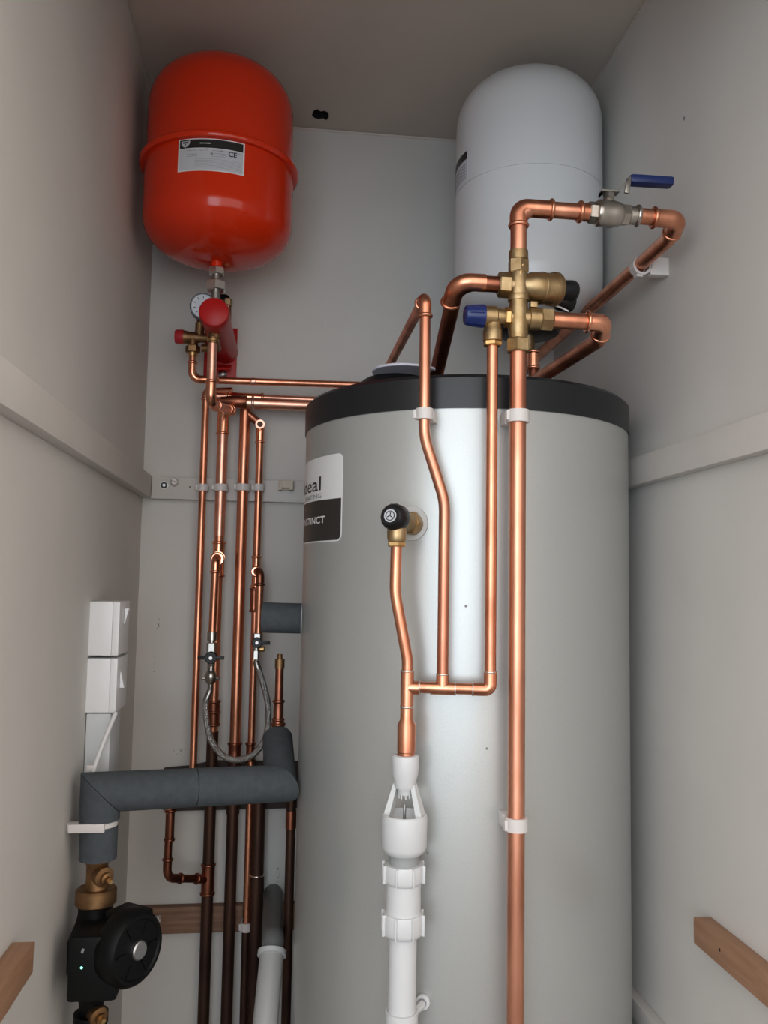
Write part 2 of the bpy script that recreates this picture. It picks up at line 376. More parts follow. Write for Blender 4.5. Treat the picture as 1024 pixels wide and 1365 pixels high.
# round boss cover for the relief valve
bc = V((0.1786, 1.1739, 1.2823)); bn = V((bc.x - CX, bc.y - CY, 0)).normalized()
lathe(bc - bn * .003, bn, [(0, .024), (.0045, .024), (.0052, .0235)], 40).build('boss_cover', mat('boss_grey_plastic', (0.50, 0.50, 0.49), 0.45), t)
for px in ((0.2512, 1.1482, 1.1689), (0.2047, 1.1619, 0.8366), (0.2810, 1.1440, 0.9777)):
    q = V(px); nn = V((q.x - CX, q.y - CY, 0)).normalized()
    lathe(q - nn * .001, nn, [(0, .0018), (.0013, .0018)], 8).build('dent_mark', SCUFF, t)
# rim join lugs / brass dome on top
x, y = .262, 1.30
o = thing('immersion_boss', 'small aged brass domed cap on top of the grey cylinder', 'fitting', (x, y, ZT + .004))
lathe((x, y, ZT), (0, 0, 1), [(0, .015), (.012, .015), (.013, .0125), (.026, .0125), (.031, .010), (.033, .004)], 24).build('dome_cap', BRASSD, o)
hexn((x, y, ZT), (0, 0, 1), .003, .011, .0165).build('hex_base', BRASSD, o)

# black cover with a pale disc on the lid
def lid_cover():
    dc = V((.187, 1.300, 1.5266))
    o = thing('immersion_heater_cover', 'black conical cover with a pale lilac-white top disc, on the left of the cylinder lid', 'cover', (.165, 1.31, ZT + .004))
    n = 40; vs = []; fs = []
    rings = [((.184, 1.352), .090, ZT + .002), ((.184, 1.352), .087, ZT + .006), ((.176, 1.350), .056, dc.z - .003), ((.178, 1.348), .052, dc.z + .0005), ((.178, 1.348), .02, dc.z + .001)]
    for (c, r_, z) in rings:
        for k in range(n): th = 2 * PI * k / n; vs.append((c[0] + r_ * math.cos(th), c[1] + r_ * math.sin(th), z))
    for i in range(len(rings) - 1):
        for k in range(n): a = (k + 1) % n; fs.append((i * n + k, i * n + a, (i + 1) * n + a, (i + 1) * n + k))
    fs.append(tuple(range(n))[::-1]); fs.append(tuple(range((len(rings) - 1) * n, len(rings) * n)))
    MB().add(vs, fs).build('cone', BLK, o)
    tl = V((.03, 0, 1)).normalized()
    lathe(dc, tl, [(0, .0545), (.0012, .0555), (.003, .0555), (.0042, .054)], 56).build('top_disc', PAPER, o, label='pale lilac-white disc')
lid_cover()

# ------------------------------------------------------------------ vessels
def dome_vessel(cx, cy, R, z0, z1, hb, ht, ex, n=96):
    pr = []
    for k in range(13):
        a = k / 12 * PI / 2; pr.append((z0 + hb * (1 - math.cos(a) ** (2 / ex)), R * max(1e-4, math.sin(a)) ** (2 / ex)))
    tp = []
    for k in range(13):
        a = k / 12 * PI / 2; tp.append((z1 - ht * (1 - math.cos(a) ** (2 / ex)), R * max(1e-4, math.sin(a)) ** (2 / ex)))
    return pr, tp[::-1]
# red heating vessel
vx, vy, vR, zr = -.1375, 1.577, .1385, 1.968
t = thing('heating_expansion_vessel', 'glossy red expansion vessel with a folded seam round its middle, high on the left', 'expansion vessel', (vx, vy, 1.79))
pr, tp = dome_vessel(vx, vy, vR, 1.793, 2.172, .078, .100, 2.35)
lathe((vx, vy, 0), (0, 0, 1), pr + [(zr, vR)], 96).build('lower_shell', RED, t)
lathe((vx, vy, 0), (0, 0, 1), [(zr, vR * .985)] + [(a, b * .985) for a, b in tp], 96).build('upper_shell', RED, t)
lathe((vx, vy, zr), (0, 0, 1), [(-.006, vR - .001), (-.0055, vR + .007), (-.002, vR + .0095), (.003, vR + .0095), (.006, vR + .007), (.007, vR - .004)], 96).build('seam_rim', RED, t)
lathe((vx, vy, 1.775), (0, 0, 1), [(0, .0095), (.020, .0105), (.026, .016)], 24).build('nozzle', RED, t)
def vth(p, c): return math.atan2(p[0] - c[0], c[1] - p[1])
a0 = vth((-0.1987, 1.4528, 1.9364), (vx, vy)); a1 = vth((-0.0850, 1.4488, 1.9366), (vx, vy))
lz1, lz0 = 1.9648, 1.9028
lz1 = min(lz1, zr - .007)
lb = patch(vx, vy, vR, a0, a1, lz0, lz1, thick=.0006).build('label', PRW, t, label='silver-white rating label with a black header')
hh = (lz1 - lz0)
patch(vx, vy, vR, a0 + .02, a1 - .02, lz1 - hh * .29, lz1 - .0018, thick=.0009).build('label_header', PRB, lb)
patch(vx, vy, vR, a0 + .02, a1 - .02, lz0 + .002, lz1 - hh * .31, thick=.0008).build('label_field', PRL, lb)
def lab(u, v, off=.0013):  # u,v 0..1 over the label
    th = a0 + (a1 - a0) * u; r = vR + off; return V((vx + r * math.sin(th), vy - r * math.cos(th), lz0 + hh * v))
em = MB(); pts = [(.05, .93), (.19, .93), (.18, .83), (.15, .76), (.115, .73), (.08, .76), (.055, .83)]
em.add([lab(*p) for p in pts], [tuple(range(7))]); em.build('emblem', PRL, lb)
em = MB(); em.add([lab(*p, .0016) for p in [(.07, .90), (.17, .90), (.16, .85), (.08, .85)]], [(0, 1, 2, 3)]); em.add([lab(*p, .0016) for p in [(.105, .83), (.13, .83), (.1175, .77)]], [(0, 1, 2)]); em.build('emblem_mark', PRB, lb)
def lrow(mb, u0, u1, v, h, gap=True):
    u = u0
    while u < u1 - .004:
        wd = random.uniform(.012, .045) if gap else (u1 - u0); e = min(u + wd, u1)
        mb.add([lab(u, v), lab(e, v), lab(e, v + h), lab(u, v + h)], [(0, 1, 2, 3)]); u = e + .008
rw = MB()
lrow(rw, .34, .50, .83, .030)
rw.build('header_print', PRW, lb)
rw = MB()
for v in (.62, .50, .44): lrow(rw, .14, .30, v, .014)
for v in (.62, .56): lrow(rw, .33, .46, v, .014)
for v in (.62, .54, .49, .44): lrow(rw, .52, .74, v, .012)
for v in (.36, .31, .26, .21, .16, .11): lrow(rw, .27, .96, v, .008)
lrow(rw, .42, .46, .665, .02, False); lrow(rw, .64, .68, .62, .03, False); lrow(rw, .72, .95, .62, .018)
lrow(rw, .50, .53, .50, .06, False)
rw.build('rating_print', PRG, lb)
text_mb('CE', .0125, .0003, lambda x, y: lab(.755 + x / ((a1 - a0) * vR), .50 + y / hh)).build('ce_mark', PRB, lb)
# white potable vessel
wx, wy, wR = .449, 1.528, .1385
t = thing('potable_expansion_vessel', 'plain white expansion vessel high in the right-hand corner', 'expansion vessel', (wx, wy, 1.69))
pr, tp = dome_vessel(wx, wy, wR, 1.69, 2.170, .075, .105, 2.4)
zs = 1.9369
lathe((wx, wy, 0), (0, 0, 1), pr + [(zs - .0012, wR)], 96).build('lower_shell', WHITEV, t)
lathe((wx, wy, 0), (0, 0, 1), [(zs + .0008, wR)] + tp, 96).build('upper_shell', WHITEV, t)
lathe((wx, wy, zs), (0, 0, 1), [(-.0015, wR - .0015), (.0015, wR - .0015)], 96).build('weld_seam', WHITEV, t)
lathe((wx, wy, 1.668), (0, 0, 1), [(0, .050), (.004, .058), (.022, .062), (.034, .060)], 48).build('flange_cap', BLK, t, label='black round flange cap underneath')
lathe((wx, wy, 1.640), (0, 0, 1), [(0, .013), (.030, .013)], 20).build('nozzle', BRASS, t)
b1 = vth((0.3192, 1.4797, 1.9626), (wx, wy))
z_a, z_b, z_c = 1.9987, 1.9827, 1.9450
lb = patch(wx, wy, wR, b1 - .75, b1, z_c, z_a, thick=.0006).build('label', PRL, t)
patch(wx, wy, wR, b1 - .745, b1 - .004, z_b, z_a - .001, thick=.0009).build('label_header', PRB, lb)
rw = MB()
for k in range(5): patch(wx, wy, wR, b1 - .6, b1 - .05, z_c + .004 + k * .006, z_c + .0055 + k * .006, rw, thick=.0009)
rw.build('rating_print', PRG, lb)

# ------------------------------------------------------------------ clips
def ring_clip(c, ax, wall, r, label, m=CLIP, h=.013, square=True, wd=None):
    """talon style clip: hollow collar round the pipe plus a stem reaching the surface behind"""
    c = V(c); ax = V(ax).normalized(); wd_ = V(wall); d = wd_.normalized(); L = wd_.length; side = ax.cross(d).normalized()
    mb = MB(); tubewall(c, ax, -h / 2, h / 2, r + .0042, r + .0003, 20, mb)
    R = Matrix((side, d, ax)).transposed()
    o = thing('pipe_clip', label, 'pipe clip', c + d * L, None)
    mb.build('collar', m, o)
    box(c + d * ((r + L) / 2 + .001), (2 * (r + .003), L - r - .002, h), R, .0008).build('base', m, o)
    box(c - d * (r * .35) + side * (r + .0045), (.0045, r * .9, h * .8), R, .0008).build('latch', m, o)
    return o
COUNT = 0
# ------------------------------------------------------------------ back-left risers
zB = .25
def VP(x, y, z): return V((x, y, z))
YP = 1.775
x1, x2, x3, x4 = -.168, -.131, -.0860, -.0535
# riser 1 (15 mm)
zt1 = 1.5898
t = thing('copper_riser', 'leftmost slim copper riser on the back wall, left of the thicker pair', 'pipe', (x1, YP, .86))
z1b = 0.8024
xj = -0.2052
sweep([(x1, YP, zt1 - .01), (x1, YP, z1b), (xj + .01, 1.70, z1b - .02), (xj, 1.70, z1b - .05)], .0075, .012).build('pipe', COP, t)
elbow((x1, YP, zt1 - .1), (x1, YP, zt1), (x1 + .1, YP - .02, zt1), .0075, .016).build('elbow', COPB, t)
sweep([(x1, YP, zt1), (x1 + .055, YP - .012, zt1 + .001)], .0075).build('tail', COPB, t)
# its lower bright leg with bend into the tee
ztee = 0.6030
x0l = -0.2005; zl = 0.6319; zt = 0.7719
xt = -0.1331
sweep([(x0l, 1.70, zt + .05), (x0l - .002, 1.70, zl), (x2, YP, ztee)], .0075, .022).build('lower_leg', COPT, t)
m_ = elbow((x0l, 1.70, zt), (x0l - .002, 1.70, zl), (x2, YP, ztee), .0075, .034, None, .024)
m_.build('lower_elbow', COPT, t)
for yy in (1078, 1122): pass
coupling((x0l, 1.70, 0.7299), (0, 0, 1), .0078, .027).build('coupling', COPT, t)
# riser 2 (22 mm)
t = thing('copper_riser', 'thick copper riser second from left, with a forward branch feeding the left hose valve', 'pipe', (x2, YP, zB))
ztop = 1.5373; zend = 0.8927
zmid = 1.2879
sweep([(x2, YP, ztop + .004), (x2, YP, zmid)], .011, 0, 20).build('upper_pipe', COPP, t)
sweep([(x2, YP, zmid), (x2, YP, zend)], .0095, 0, 20).build('lower_pipe', COP, t)
m_ = MB(); sweep([(x2, YP, ztop - .035), (x2, YP, ztop), (x2 + .004, YP - .012, ztop + .03)], .0122, .012, 20, m_); bead((x2, YP, ztop - .035), (0, 0, 1), .0122, m_)
m_.build('top_elbow', COPB, t)
zT = 1.2428
tee((x2, YP, zT - .002), (0, 0, 1), (0, -1, 0), .011, .034, .026).build('tee', COPB, t)
zc1, zc2 = 0.9526, 0.9062
m_ = coupling((x2, YP, (zc1 + zc2) / 2), (0, 0, 1), .0115, (zc1 - zc2) / 2); bead((x2, YP, (zc1 + zc2) / 2 + .002), (0, 0, 1), .0125, m_); m_.build('coupling', COPT, t)
ztee = 0.6030
sweep([(x2, YP, zend), (x2, YP, zB)], .0115, 0, 20).build('old_pipe', COPD, t, label='dark tarnished lower length')
tee((x2, YP - .0, ztee), (0, 0, 1), (x0l - .002 - x2, 1.70 - YP, zl - ztee), .0118, .028, .03, r2=.0078).build('side_tee', COPT, t)
# branch from tee: elbow, drop
yb = 1.735; xb = x2 - .0025; zbot = 1.0894
sweep([(x2, YP - .02, zT), (xb, yb, zT - .002), (xb - .002, yb, zbot - .004)], .0078, .012, 20).build('branch_pipe', COP, t)
m_ = elbow((x2, YP - .02, zT), (xb, yb, zT - .002), (xb, yb, 0), .0082, .026, None, .014); tubewall((x2 + .001, yb + .016, zT), (0, 1, 0), 0, .006, .0135, .009, 24, m_)
m_.build('branch_elbow', COPB, t)
# riser 3 (22 mm)
t = thing('copper_riser', 'thick plain copper riser third from left, rising to the horizontal branch', 'pipe', (x3, YP, zB))
ztop3 = 1.5646; z3e = 0.8702
sweep([(x3, YP, ztop3), (x3, YP, z3e)], .011, 0, 20).build('pipe', COP, t)
coupling((x3, YP, 0.8508), (0, 0, 1), .0115, .017).build('coupling', COPT, t)
sweep([(x3, YP, z3e), (x3, YP, zB)], .0115, 0, 20).build('old_pipe', COPD, t, label='dark tarnished lower length')
coupling((x3, YP, 0.7396), (0, 0, 1), .0118, .010, beads=False).build('socket', COPD, t)
# the pipe itself runs on horizontally to the tank
zh = 1.5652; zh0 = 1.5652
sweep([(x3 - .012, 1.755, zh0), (.22, 1.755, zh)], .0120, 0, 20).build('horizontal_pipe', COPP, t)
lathe((x3 - .050, 1.752, zh0 + .002), (1, 0, -.02), [(0, .008), (.008, .009), (.030, .0135), (.052, .0138), (.054, .0125)], 20).build('reducer', COPT, t)
lathe((x3, YP, ztop3 - .004), (0, 0, 1), [(0, .0125), (.022, .0125)], 20).build('tee_neck', COPT, t)
bead((x3 + .016, 1.755, zh0), (1, 0, 0), .0125).build('solder_ring', SOLD, t)
# riser 4 (15 mm)
t = thing('copper_riser', 'slim copper riser fourth from left, branching forward to the right hose valve', 'pipe', (x4, YP, zB))
z4t = 1.5207
sweep([(x4, YP, z4t), (x4 + .001, YP, 0.5025)], .0075).build('pipe', COP, t)
sweep([(x4, YP, 0.5025), (x4 + .001, YP, zB)], .0076).build('old_pipe', COPD, t)
m_ = MB(); lathe((x4, YP, z4t - .034), (0, 0, 1), [(0, .0085), (.034, .0085)], 20, m_); bead((x4, YP, z4t - .034), (0, 0, 1), .0085, m_); lathe((x4, YP - .02, z4t), (0, 1, 0), [(0, .0088), (.03, .0088)], 20, m_)
m_.build('top_elbow', COPB, t)
tubewall((x4, YP - .026, z4t), (0, 1, 0), 0, .005, .0095, .0060, 24).build('end_ring', COPP, t)
lathe((x4, YP - .0235, z4t), (0, 1, 0), [(0, .0062), (.003, .0062)], 20).build('end_bore_shade', COPD, t)  # dark disc painted in place of the shade down the open bore
sweep([(x4 - .03, YP + .0, z4t + .028), (x4, YP, z4t + .004)], .0085, 0).build('link_stub', COPT, t)
z4T = 1.2168; zb4 = 1.0904
tee((x4, YP, z4T), (0, 0, 1), (0, -1, 0), .0078, .030, .020).build('tee', COPB, t)
x4b = -0.0441
sweep([(x4, YP - .01, z4T), (x4b, 1.735, z4T), (x4b, 1.735, zb4)], .0078, .012, 20).build('branch_pipe', COP, t)
elbow((x4, YP - .01, z4T), (x4b, 1.735, z4T), (x4b, 1.735, 0), .0078, .026, None, .014).build('branch_elbow', COPT, t)
coupling((x4 - .002, YP, 1.1583), (0, 0, 1), .0078, .022).build('coupling', COPT, t)
coupling((x4 - .001, YP, 0.8520), (0, 0, 1), .0078, .016).build('coupling', COPT, t)
# riser 5, dark, from behind the foam
x5 = -.0345
t = thing('dark_riser', 'dark brown old riser right of the bright slim one, below the grey insulation', 'pipe', (x5, 1.775, zB))
sweep([(x5, 1.775, 0.8101), (x5, 1.775, zB)], .0135, 0, 20).build('pipe', COPD, t)
zk = 0.6065
lathe((x5, 1.775, zk - .03), (0, 0, 1), [(0, .0150), (.030, .0150), (.031, .0138)], 20).build('socket', COPD, t)
bead((x5, 1.775, zk + .002), (0, 0, 1), .0138, None, .0012, .002).build('solder_ring', SOLD, t)
# riser 6, dark, beside tank
x6, y6 = .028, 1.60
t = thing('dark_riser', 'dark slender riser close against the left flank of the grey cylinder', 'pipe', (x6, y6, zB))
sweep([(x6, y6, 0.8345), (x6, y6, zB)], .0085, 0).build('pipe', COPD, t)
coupling((x6, y6, 0.7647), (0, 0, 1), .009, .016, beads=False).build('socket', COPT, t)
# clips on batten 3
for x, r, px, lbl in ((x1, .0075, (-0.1669, 1.7750, 1.3881), 'white plastic clip holding the leftmost slim riser on the painted batten'), (x2, .011, (-0.1303, 1.7750, 1.3892), 'white plastic clip holding the second riser from left on the painted batten'),
                  (x3, .011, (-0.0781, 1.7750, 1.3908), 'white plastic clip holding the third riser from left on the painted batten'), (x4, .0075, (-0.0503, 1.7750, 1.3916), 'white plastic clip holding the fourth riser from left on the painted batten')):
    ring_clip((x, YP, px[2]), (0, 0, 1), (0, YB - .020 - YP, 0), r, lbl, h=.014)
ring_clip((x4 + .001, YP, 0.5097), (0, 0, 1), (0, YB - .020 - YP, 0), .0078, 'small white clip round the slim riser on the brown batten', h=.016)
# empty clip, spare clip base, screw on the batten
q = V((0.0009, 1.8000, 1.3991)); q.y = 1.80
o = thing('empty_pipe_clip', 'empty beige pipe clip on the painted batten beside the grey cylinder', 'pipe clip', q)
box(q + V((-.009, -.010, 0)), (.006, .020, .020), None, .001).build('side_arm', CLIPB, o)
box(q + V((.013, -.012, 0)), (.008, .024, .020), None, .001).build('side_arm', CLIPB, o)
box(q + V((.002, -.004, 0)), (.032, .008, .020), None, .001).build('base', CLIPB, o)
box(q + V((.004, -.020, .002)), (.022, .005, .016), None, .0015).build('tongue', CLIPB, o)
q = V((-0.2493, 1.8000, 1.3931)); q.y = 1.80
o = thing('screw', 'chrome screw with washer at the left end of the painted batten', 'screw', q)
tubewall(q, (0, -1, 0), 0, .002, .0085, .004, 24).build('washer', CHROME, o)
lathe(q, (0, -1, 0), [(0, .0045), (.003, .0045), (.0045, .003)], 16).build('screw_head', STEEL, o)
lathe(q + V((0, -.0022, 0)), (0, -1, 0), [(0, .0068), (.0006, .0068)], 20).build('recess_shade_disc', BLK, o)  # flat black disc paints recess shade round the screw head
q = V((-0.2281, 1.8000, 1.4000)); q.y = 1.80
o = thing('clip_stub', 'broken grey clip base beside the chrome screw on the batten', 'pipe clip', q)
lathe(q, (0, -1, 0), [(0, .009), (.006, .008), (.012, .0055)], 12).build('base', CLIP, o)
box(q + V((0, -.014, .004)), (.010, .006, .006), Matrix.Rotation(.3, 3, 'Y'), .0008).build('prong', CLIP, o)
q = V((-0.1970, 1.8000, 1.3915))
lathe((q.x, 1.7995, q.z), (0, 1, 0), [(0, .0016), (.001, .0016)], 8).build('screw_hole', HOLE, t3_)
# small clip on brown batten
q = V((-0.2284, 1.8000, 0.5224)); q.y = 1.80
o = thing('clip_stub', 'small white clip stub on the brown batten, right of the pump', 'pipe clip', q)
box(q + V((0, -.006, 0)), (.012, .012, .010), None, .001).build('base', CLIP, o)
lathe(q + V((.001, -.010, .001)), (-.2, -1, .2), [(0, .006), (.010, .0055)], 10).build('prong', CLIP, o)

# ------------------------------------------------------------------ filling loop
def compress(p, mb, r=.0105, L=.014): hexn(p, (0, 0, -1), 0, L, r, mb); return mb
pL = V((xb - .002, yb, zbot))
t = thing('filling_loop_valve', 'left filling loop valve with chrome body and black lever', 'valve', pL + V((0, 0, -.09)))
h_a, h_b, h_c, h_d, h_e, h_f = 1.0954, 1.0776, 1.0598, 1.0450, 1.0273, 0.9919
X_, Y_ = pL.x, yb
lathe((X_, Y_, h_b), (0, 0, 1), [(0, .0085), (.001, .010), (h_a - h_b - .001, .010), (h_a - h_b, .009)], 24).build('compression_nut', NICK, t)
lathe((X_, Y_, h_c), (0, 0, 1), [(0, .006), (h_b - h_c, .006)], 16).build('neck', CHROME, t)
hexn((X_, Y_, h_d), (0, 0, 1), 0, h_b - .004 - h_d, .0105).build('hex_body', CHROME, t)
lathe((X_, Y_, h_e), (0, 0, 1), [(0, .007), (.004, .008), (h_d - h_e + .004, .009)], 20).build('valve_body', NICK, t)
lv = lathe((X_, Y_ + .002, h_d), (0, -1, 0), [(0, .012), (.018, .012), (.020, .0105)], 24)
box((X_, Y_ - .014, h_d), (.052, .007, .0068), None, .0015, lv)
lv = lv.build('lever', BLK, t, label='black winged lever')
lathe((X_, Y_ - .017, h_d), (0, -1, 0), [(0, .0048), (.003, .0048), (.004, .0035)], 16).build('lever_screw', CHROME, lv)
cb = lathe((X_, Y_, h_f), (0, 0, 1), [(0, .006), (.006, .0115), (.016, .0125), (.022, .0115), (.026, .0075), (h_e - h_f, .0075)], 20); cb.build('check_valve', NICK, t)
for s in (-1, 1): lathe((X_ + s * .011, Y_ - .004, h_f + .012), (s, -.2, 0), [(0, .003), (.006, .003), (.007, .002)], 10).build('test_plug', CHROME, t)
lathe((X_, Y_, h_f - .014), (0, 0, 1), [(0, .0042), (.004, .005), (.016, .005)], 16).build('hose_tail', CHROME, t)
pR = V((x4b, 1.735, zb4))
t = thing('filling_loop_valve', 'right filling loop valve, its black lever turned to the right', 'valve', pR + V((0, 0, -.06)))
g_b, g_c, g_d, g_e = 1.0844, 1.0754, 1.0590, 1.0367
hexn((pR.x - .002, 1.735, g_b), (0, 0, 1), -.004, zb4 - g_b + .003, .0105).build('compression_nut', CHROME, t)
lathe((pR.x - .003, 1.735, g_d), (0, 0, 1), [(0, .0085), (.010, .008), (.014, .0065), (g_b - g_d, .0065)], 20).build('valve_body', NICK, t)
l2 = lathe((pR.x - .002, 1.733, g_c), (0, -1, 0), [(0, .0105), (.013, .0105), (.015, .009)], 20); box((pR.x + .008, 1.722, g_c), (.032, .006, .0075), None, .0012, l2)
l2 = l2.build('lever', BLK, t, label='black lever')
lathe((pR.x - .002, 1.717, g_c), (0, -1, 0), [(0, .0035), (.003, .003)], 12).build('lever_screw', CHROME, l2)
lathe((pR.x + .004, 1.733, g_d + .003), (1, -.1, 0), [(0, .0055), (.008, .0055), (.010, .003)], 12).build('test_plug', BRASSB, t)
hexn((pR.x - .004, 1.735, g_e), (0, 0, 1), .004, g_d - g_e, .0072).build('hose_nut', CHROME, t)
hs = [V((X_, 1.735, h_f - .012)), V((-0.1421, 1.7330, 0.9628)), V((-0.1427, 1.7250, 0.9377)), V((-0.1297, 1.7100, 0.8896)), V((-0.1050, 1.7000, 0.8599)), V((-0.0744, 1.6950, 0.8522)), V((-0.0432, 1.6950, 0.8648)), V((-0.0226, 1.7000, 0.8981)), V((-0.0198, 1.7100, 0.9471)), V((-0.0300, 1.7200, 0.9896)), V((-0.0431, 1.7330, 1.0250)), V((pR.x - .004, 1.735, g_e + .002))]
def spline(P, n=8):
    out = []; Q = [P[0] * 2 - P[1]] + P + [P[-1] * 2 - P[-2]]
    for i in range(1, len(Q) - 2):
        for k in range(n):
            s = k / n; a, b, c, d = Q[i - 1], Q[i], Q[i + 1], Q[i + 2]
            out.append(.5 * ((2 * b) + (c - a) * s + (2 * a - 5 * b + 4 * c - d) * s * s + (3 * b - a - 3 * c + d) * s ** 3))
    out.append(P[-1]); return out
t = thing('braided_hose', 'steel braided filling loop hose hanging in a U between the two valves', 'hose', hs[4])
sweep(spline(hs), .0062, 0, 14).build('braid', BRAID, t)
for q, d in ((hs[0], hs[1] - hs[0]), (hs[-1], hs[-2] - hs[-1])): lathe(q, d, [(0, .0058), (.003, .0068), (.022, .0068), (.024, .006)], 16).build('ferrule', CHROME, t)

# ------------------------------------------------------------------ top-left horizontals
yh1 = 1.72
h1a, h1b = V((-0.1378, 1.7200, 1.6019)), V((0.1120, 1.7200, 1.6046)); h1c = h1b + (h1b - h1a).normalized() * .12
sx, sz = -0.1886, 1.6364
t = thing('discharge_pipe', 'slim copper pipe curving from the red safety valve and running right behind the cylinder rim', 'pipe', h1a)
sweep([(sx, 1.69, sz + .012), (sx, 1.69, 1.5942 + .0), V((-0.1466, 1.7000, 1.5982)), h1a, h1c], .0072, [.035, .02, 0], 18).build('pipe', COP, t)
elbow((sx, 1.69, sz + .1), (sx, 1.69, 1.5942), V((-0.1466, 1.7000, 1.5982)), .0072, .034, None, .026).build('elbow', COPB, t)
lathe(h1a + (h1c - h1a) * .17, h1c - h1a, [(0, .0072), (.002, .0080), (.010, .0080), (.012, .0072)], 18).build('crimp', COPP, t)
# feed from manifold elbow, down and round into riser 2 / horizontal
fa = V((-0.1425, 1.6000, 1.6482)); fb = V((-0.1483, 1.6200, 1.5849))
t = thing('manifold_pipe', 'short copper pipe dropping from the red manifold and bending back to the risers', 'pipe', fb)
fb.x = fa.x
e1 = V((fa.x + .001, 1.615, 1.5227 + .006)); e2 = V((-0.1159, 1.7350, 1.5457))
sweep([fa + V((0, 0, .004)), V((fa.x, fa.y, e1.z)), e2], .0088, .032, 20).build('pipe', COPP, t)
elbow(fa, V((fa.x, fa.y, e1.z)), e2, .0088, .042, None, .032).build('elbow', COPB, t)
coupling(e2, e2 - e1, .0088, .010).build('socket', COPB, t)
# second horizontal, upper with two beads
ya = 1.765
ha, hb = V((-0.1495, 1.7650, 1.5787)), V((0.0777, 1.7650, 1.5790)); hc = hb + (hb - ha) * .8
t = thing('cold_feed_pipe', 'copper pipe with a long coupling running right between the slim and the thick horizontals', 'pipe', ha)
sweep([ha, hc], .0078, 0, 18).build('pipe', COPP, t)
c0, c1 = V((-0.1203, 1.7650, 1.5792)), V((-0.0508, 1.7650, 1.5790))
coupling((c0 + c1) / 2, c1 - c0, .0085, (c1 - c0).length / 2).build('coupling', COPB, t)
# ------------------------------------------------------------------ red manifold bracket
mf = V((-0.1374, 1.5450, 1.6889)); mb_ = V((mf.x + .004, YB - .006, mf.z - .002))
t = thing('vessel_manifold', 'red tubular wall bracket carrying the red vessel, with a red back plate', 'bracket', (mb_.x, YB, mb_.z - .06))
dax = (mb_ - mf).normalized()
lathe(mf, dax, [(0, .021), (.002, .0262), (.006, .028), (.030, .028), (.075, .0265), ((mb_ - mf).length, .0265)], 40).build('tube', REDM, t)
px0, px1 = -0.1663, -0.1093; pz0, pz1 = 1.6312, 1.7394
box(((px0 + px1) / 2 - .006, YB - .003, (pz0 + pz1) / 2), (px1 - px0 + .012, .006, pz1 - pz0), None, .0015).build('back_plate', REDM, t)
box(((px0 + px1) / 2 - .004, YB - .02, pz0 + .018), (.045, .03, .005), Matrix.Rotation(.5, 3, 'X'), .001).build('gusset', REDM, t)
lathe(V((-0.1377, 1.8120, 1.6367)), (0, -1, 0), [(0, .0095), (.003, .0095), (.006, .007), (.008, .003)], 16).build('fixing_bolt', STEEL, t)
vb = V((vx, vy, 1.775))
t = thing('vessel_union', 'chrome union nuts joining the red vessel to its red manifold', 'fitting', V((vx, vy, mf.z + .02)))
n1a, n1b, n2a, n2b = 1.7828, 1.7683, 1.7566, 1.7379
hexn((vx, vy, n1b), (0, 0, 1), 0, n1a - n1b, .0150, ph=.52).build('upper_nut', NICKB, t)
lathe((vx, vy, n2b - .02), (0, 0, 1), [(0, .0085), (n1b - n2b + .022, .0085)], 18).build('tail', CHROME, t)
hexn((vx, vy, n2b), (0, 0, 1), 0, n2a - n2b, .0190, ph=.52).build('lower_nut', NICKB, t)
# gauge
gq = V((-0.1683, 1.6600, 1.7347)); gd = V((.05, -1, -.12)).normalized()
t = thing('pressure_gauge', 'small white round pressure gauge half hidden behind the red manifold', 'gauge', gq + V((0, 0, -.03)))
lathe(gq, -gd, [(0, .0245), (.004, .0265), (.022, .0265), (.026, .022)], 36).build('case', mat('gauge_case_grey', (.16, .17, .20), .35), t)
f_ = lathe(gq + gd * .0006, -gd, [(0, .0225), (.003, .0225)], 36).build('dial', mat('gauge_face', (.62, .66, .72), .35), t)
a_, u_, v_ = frame(gd)
for k in range(9):
    th = PI * (-.25 + 1.5 * k / 8); dv = V((1, 0, 0)) * math.cos(th) + V((0, 0, 1)) * math.sin(th); dv = (dv - gd * dv.dot(gd)).normalized(); sd = gd.cross(dv)
    m_ = MB(); c_ = gq + gd * .0012; m_.add([c_ + dv * .015 + sd * .0007, c_ + dv * .020 + sd * .0007, c_ + dv * .020 - sd * .0007, c_ + dv * .015 - sd * .0007], [(0, 1, 2, 3)]); m_.build('tick', PRB, f_)
m_ = MB(); dv = V((-.35, 0, .93)); sd = gd.cross(dv); c_ = gq + gd * .0016; m_.add([c_ - dv * .004 + sd * .001, c_ + dv * .017, c_ - dv * .004 - sd * .001], [(0, 1, 2)]); m_.build('needle', REDC, f_)
# safety valve
sv = V((sx, 1.69, 1.6791))
t = thing('safety_valve', 'brass safety valve with a red twist cap, under the pressure gauge', 'valve', sv + V((0, 0, -.03)))
lathe(sv + V((-.010, 0, 0)), (-1, 0, 0), [(0, .0125), (.010, .0135), (.018, .0135)], 24).build('bonnet', BRASSD, t)
lathe(sv + V((-.0185, 0, 0)), (-1, 0, 0), [(0, .0150), (.013, .0145), (.017, .0125)], 12).build('twist_cap', REDC, t, label='red twist cap')
m_ = lathe(sv + V((-.012, 0, 0)), (1, 0, 0), [(0, .011), (.02, .011), (.028, .009), (.058, .009)], 24); lathe(sv, (0, 0, -1), [(0, .010), (.022, .010)], 24, m_); lathe(sv + V((.012, 0, 0)), (0, 0, 1), [(0, .009), (.03, .009), (.032, .0065), (.05, .0065)], 20, m_)
m_.build('body', BRASSD, t)
hexn(sv, (0, 0, -1), .017, .031, .0145).build('outlet_nut', BRASSD, t)
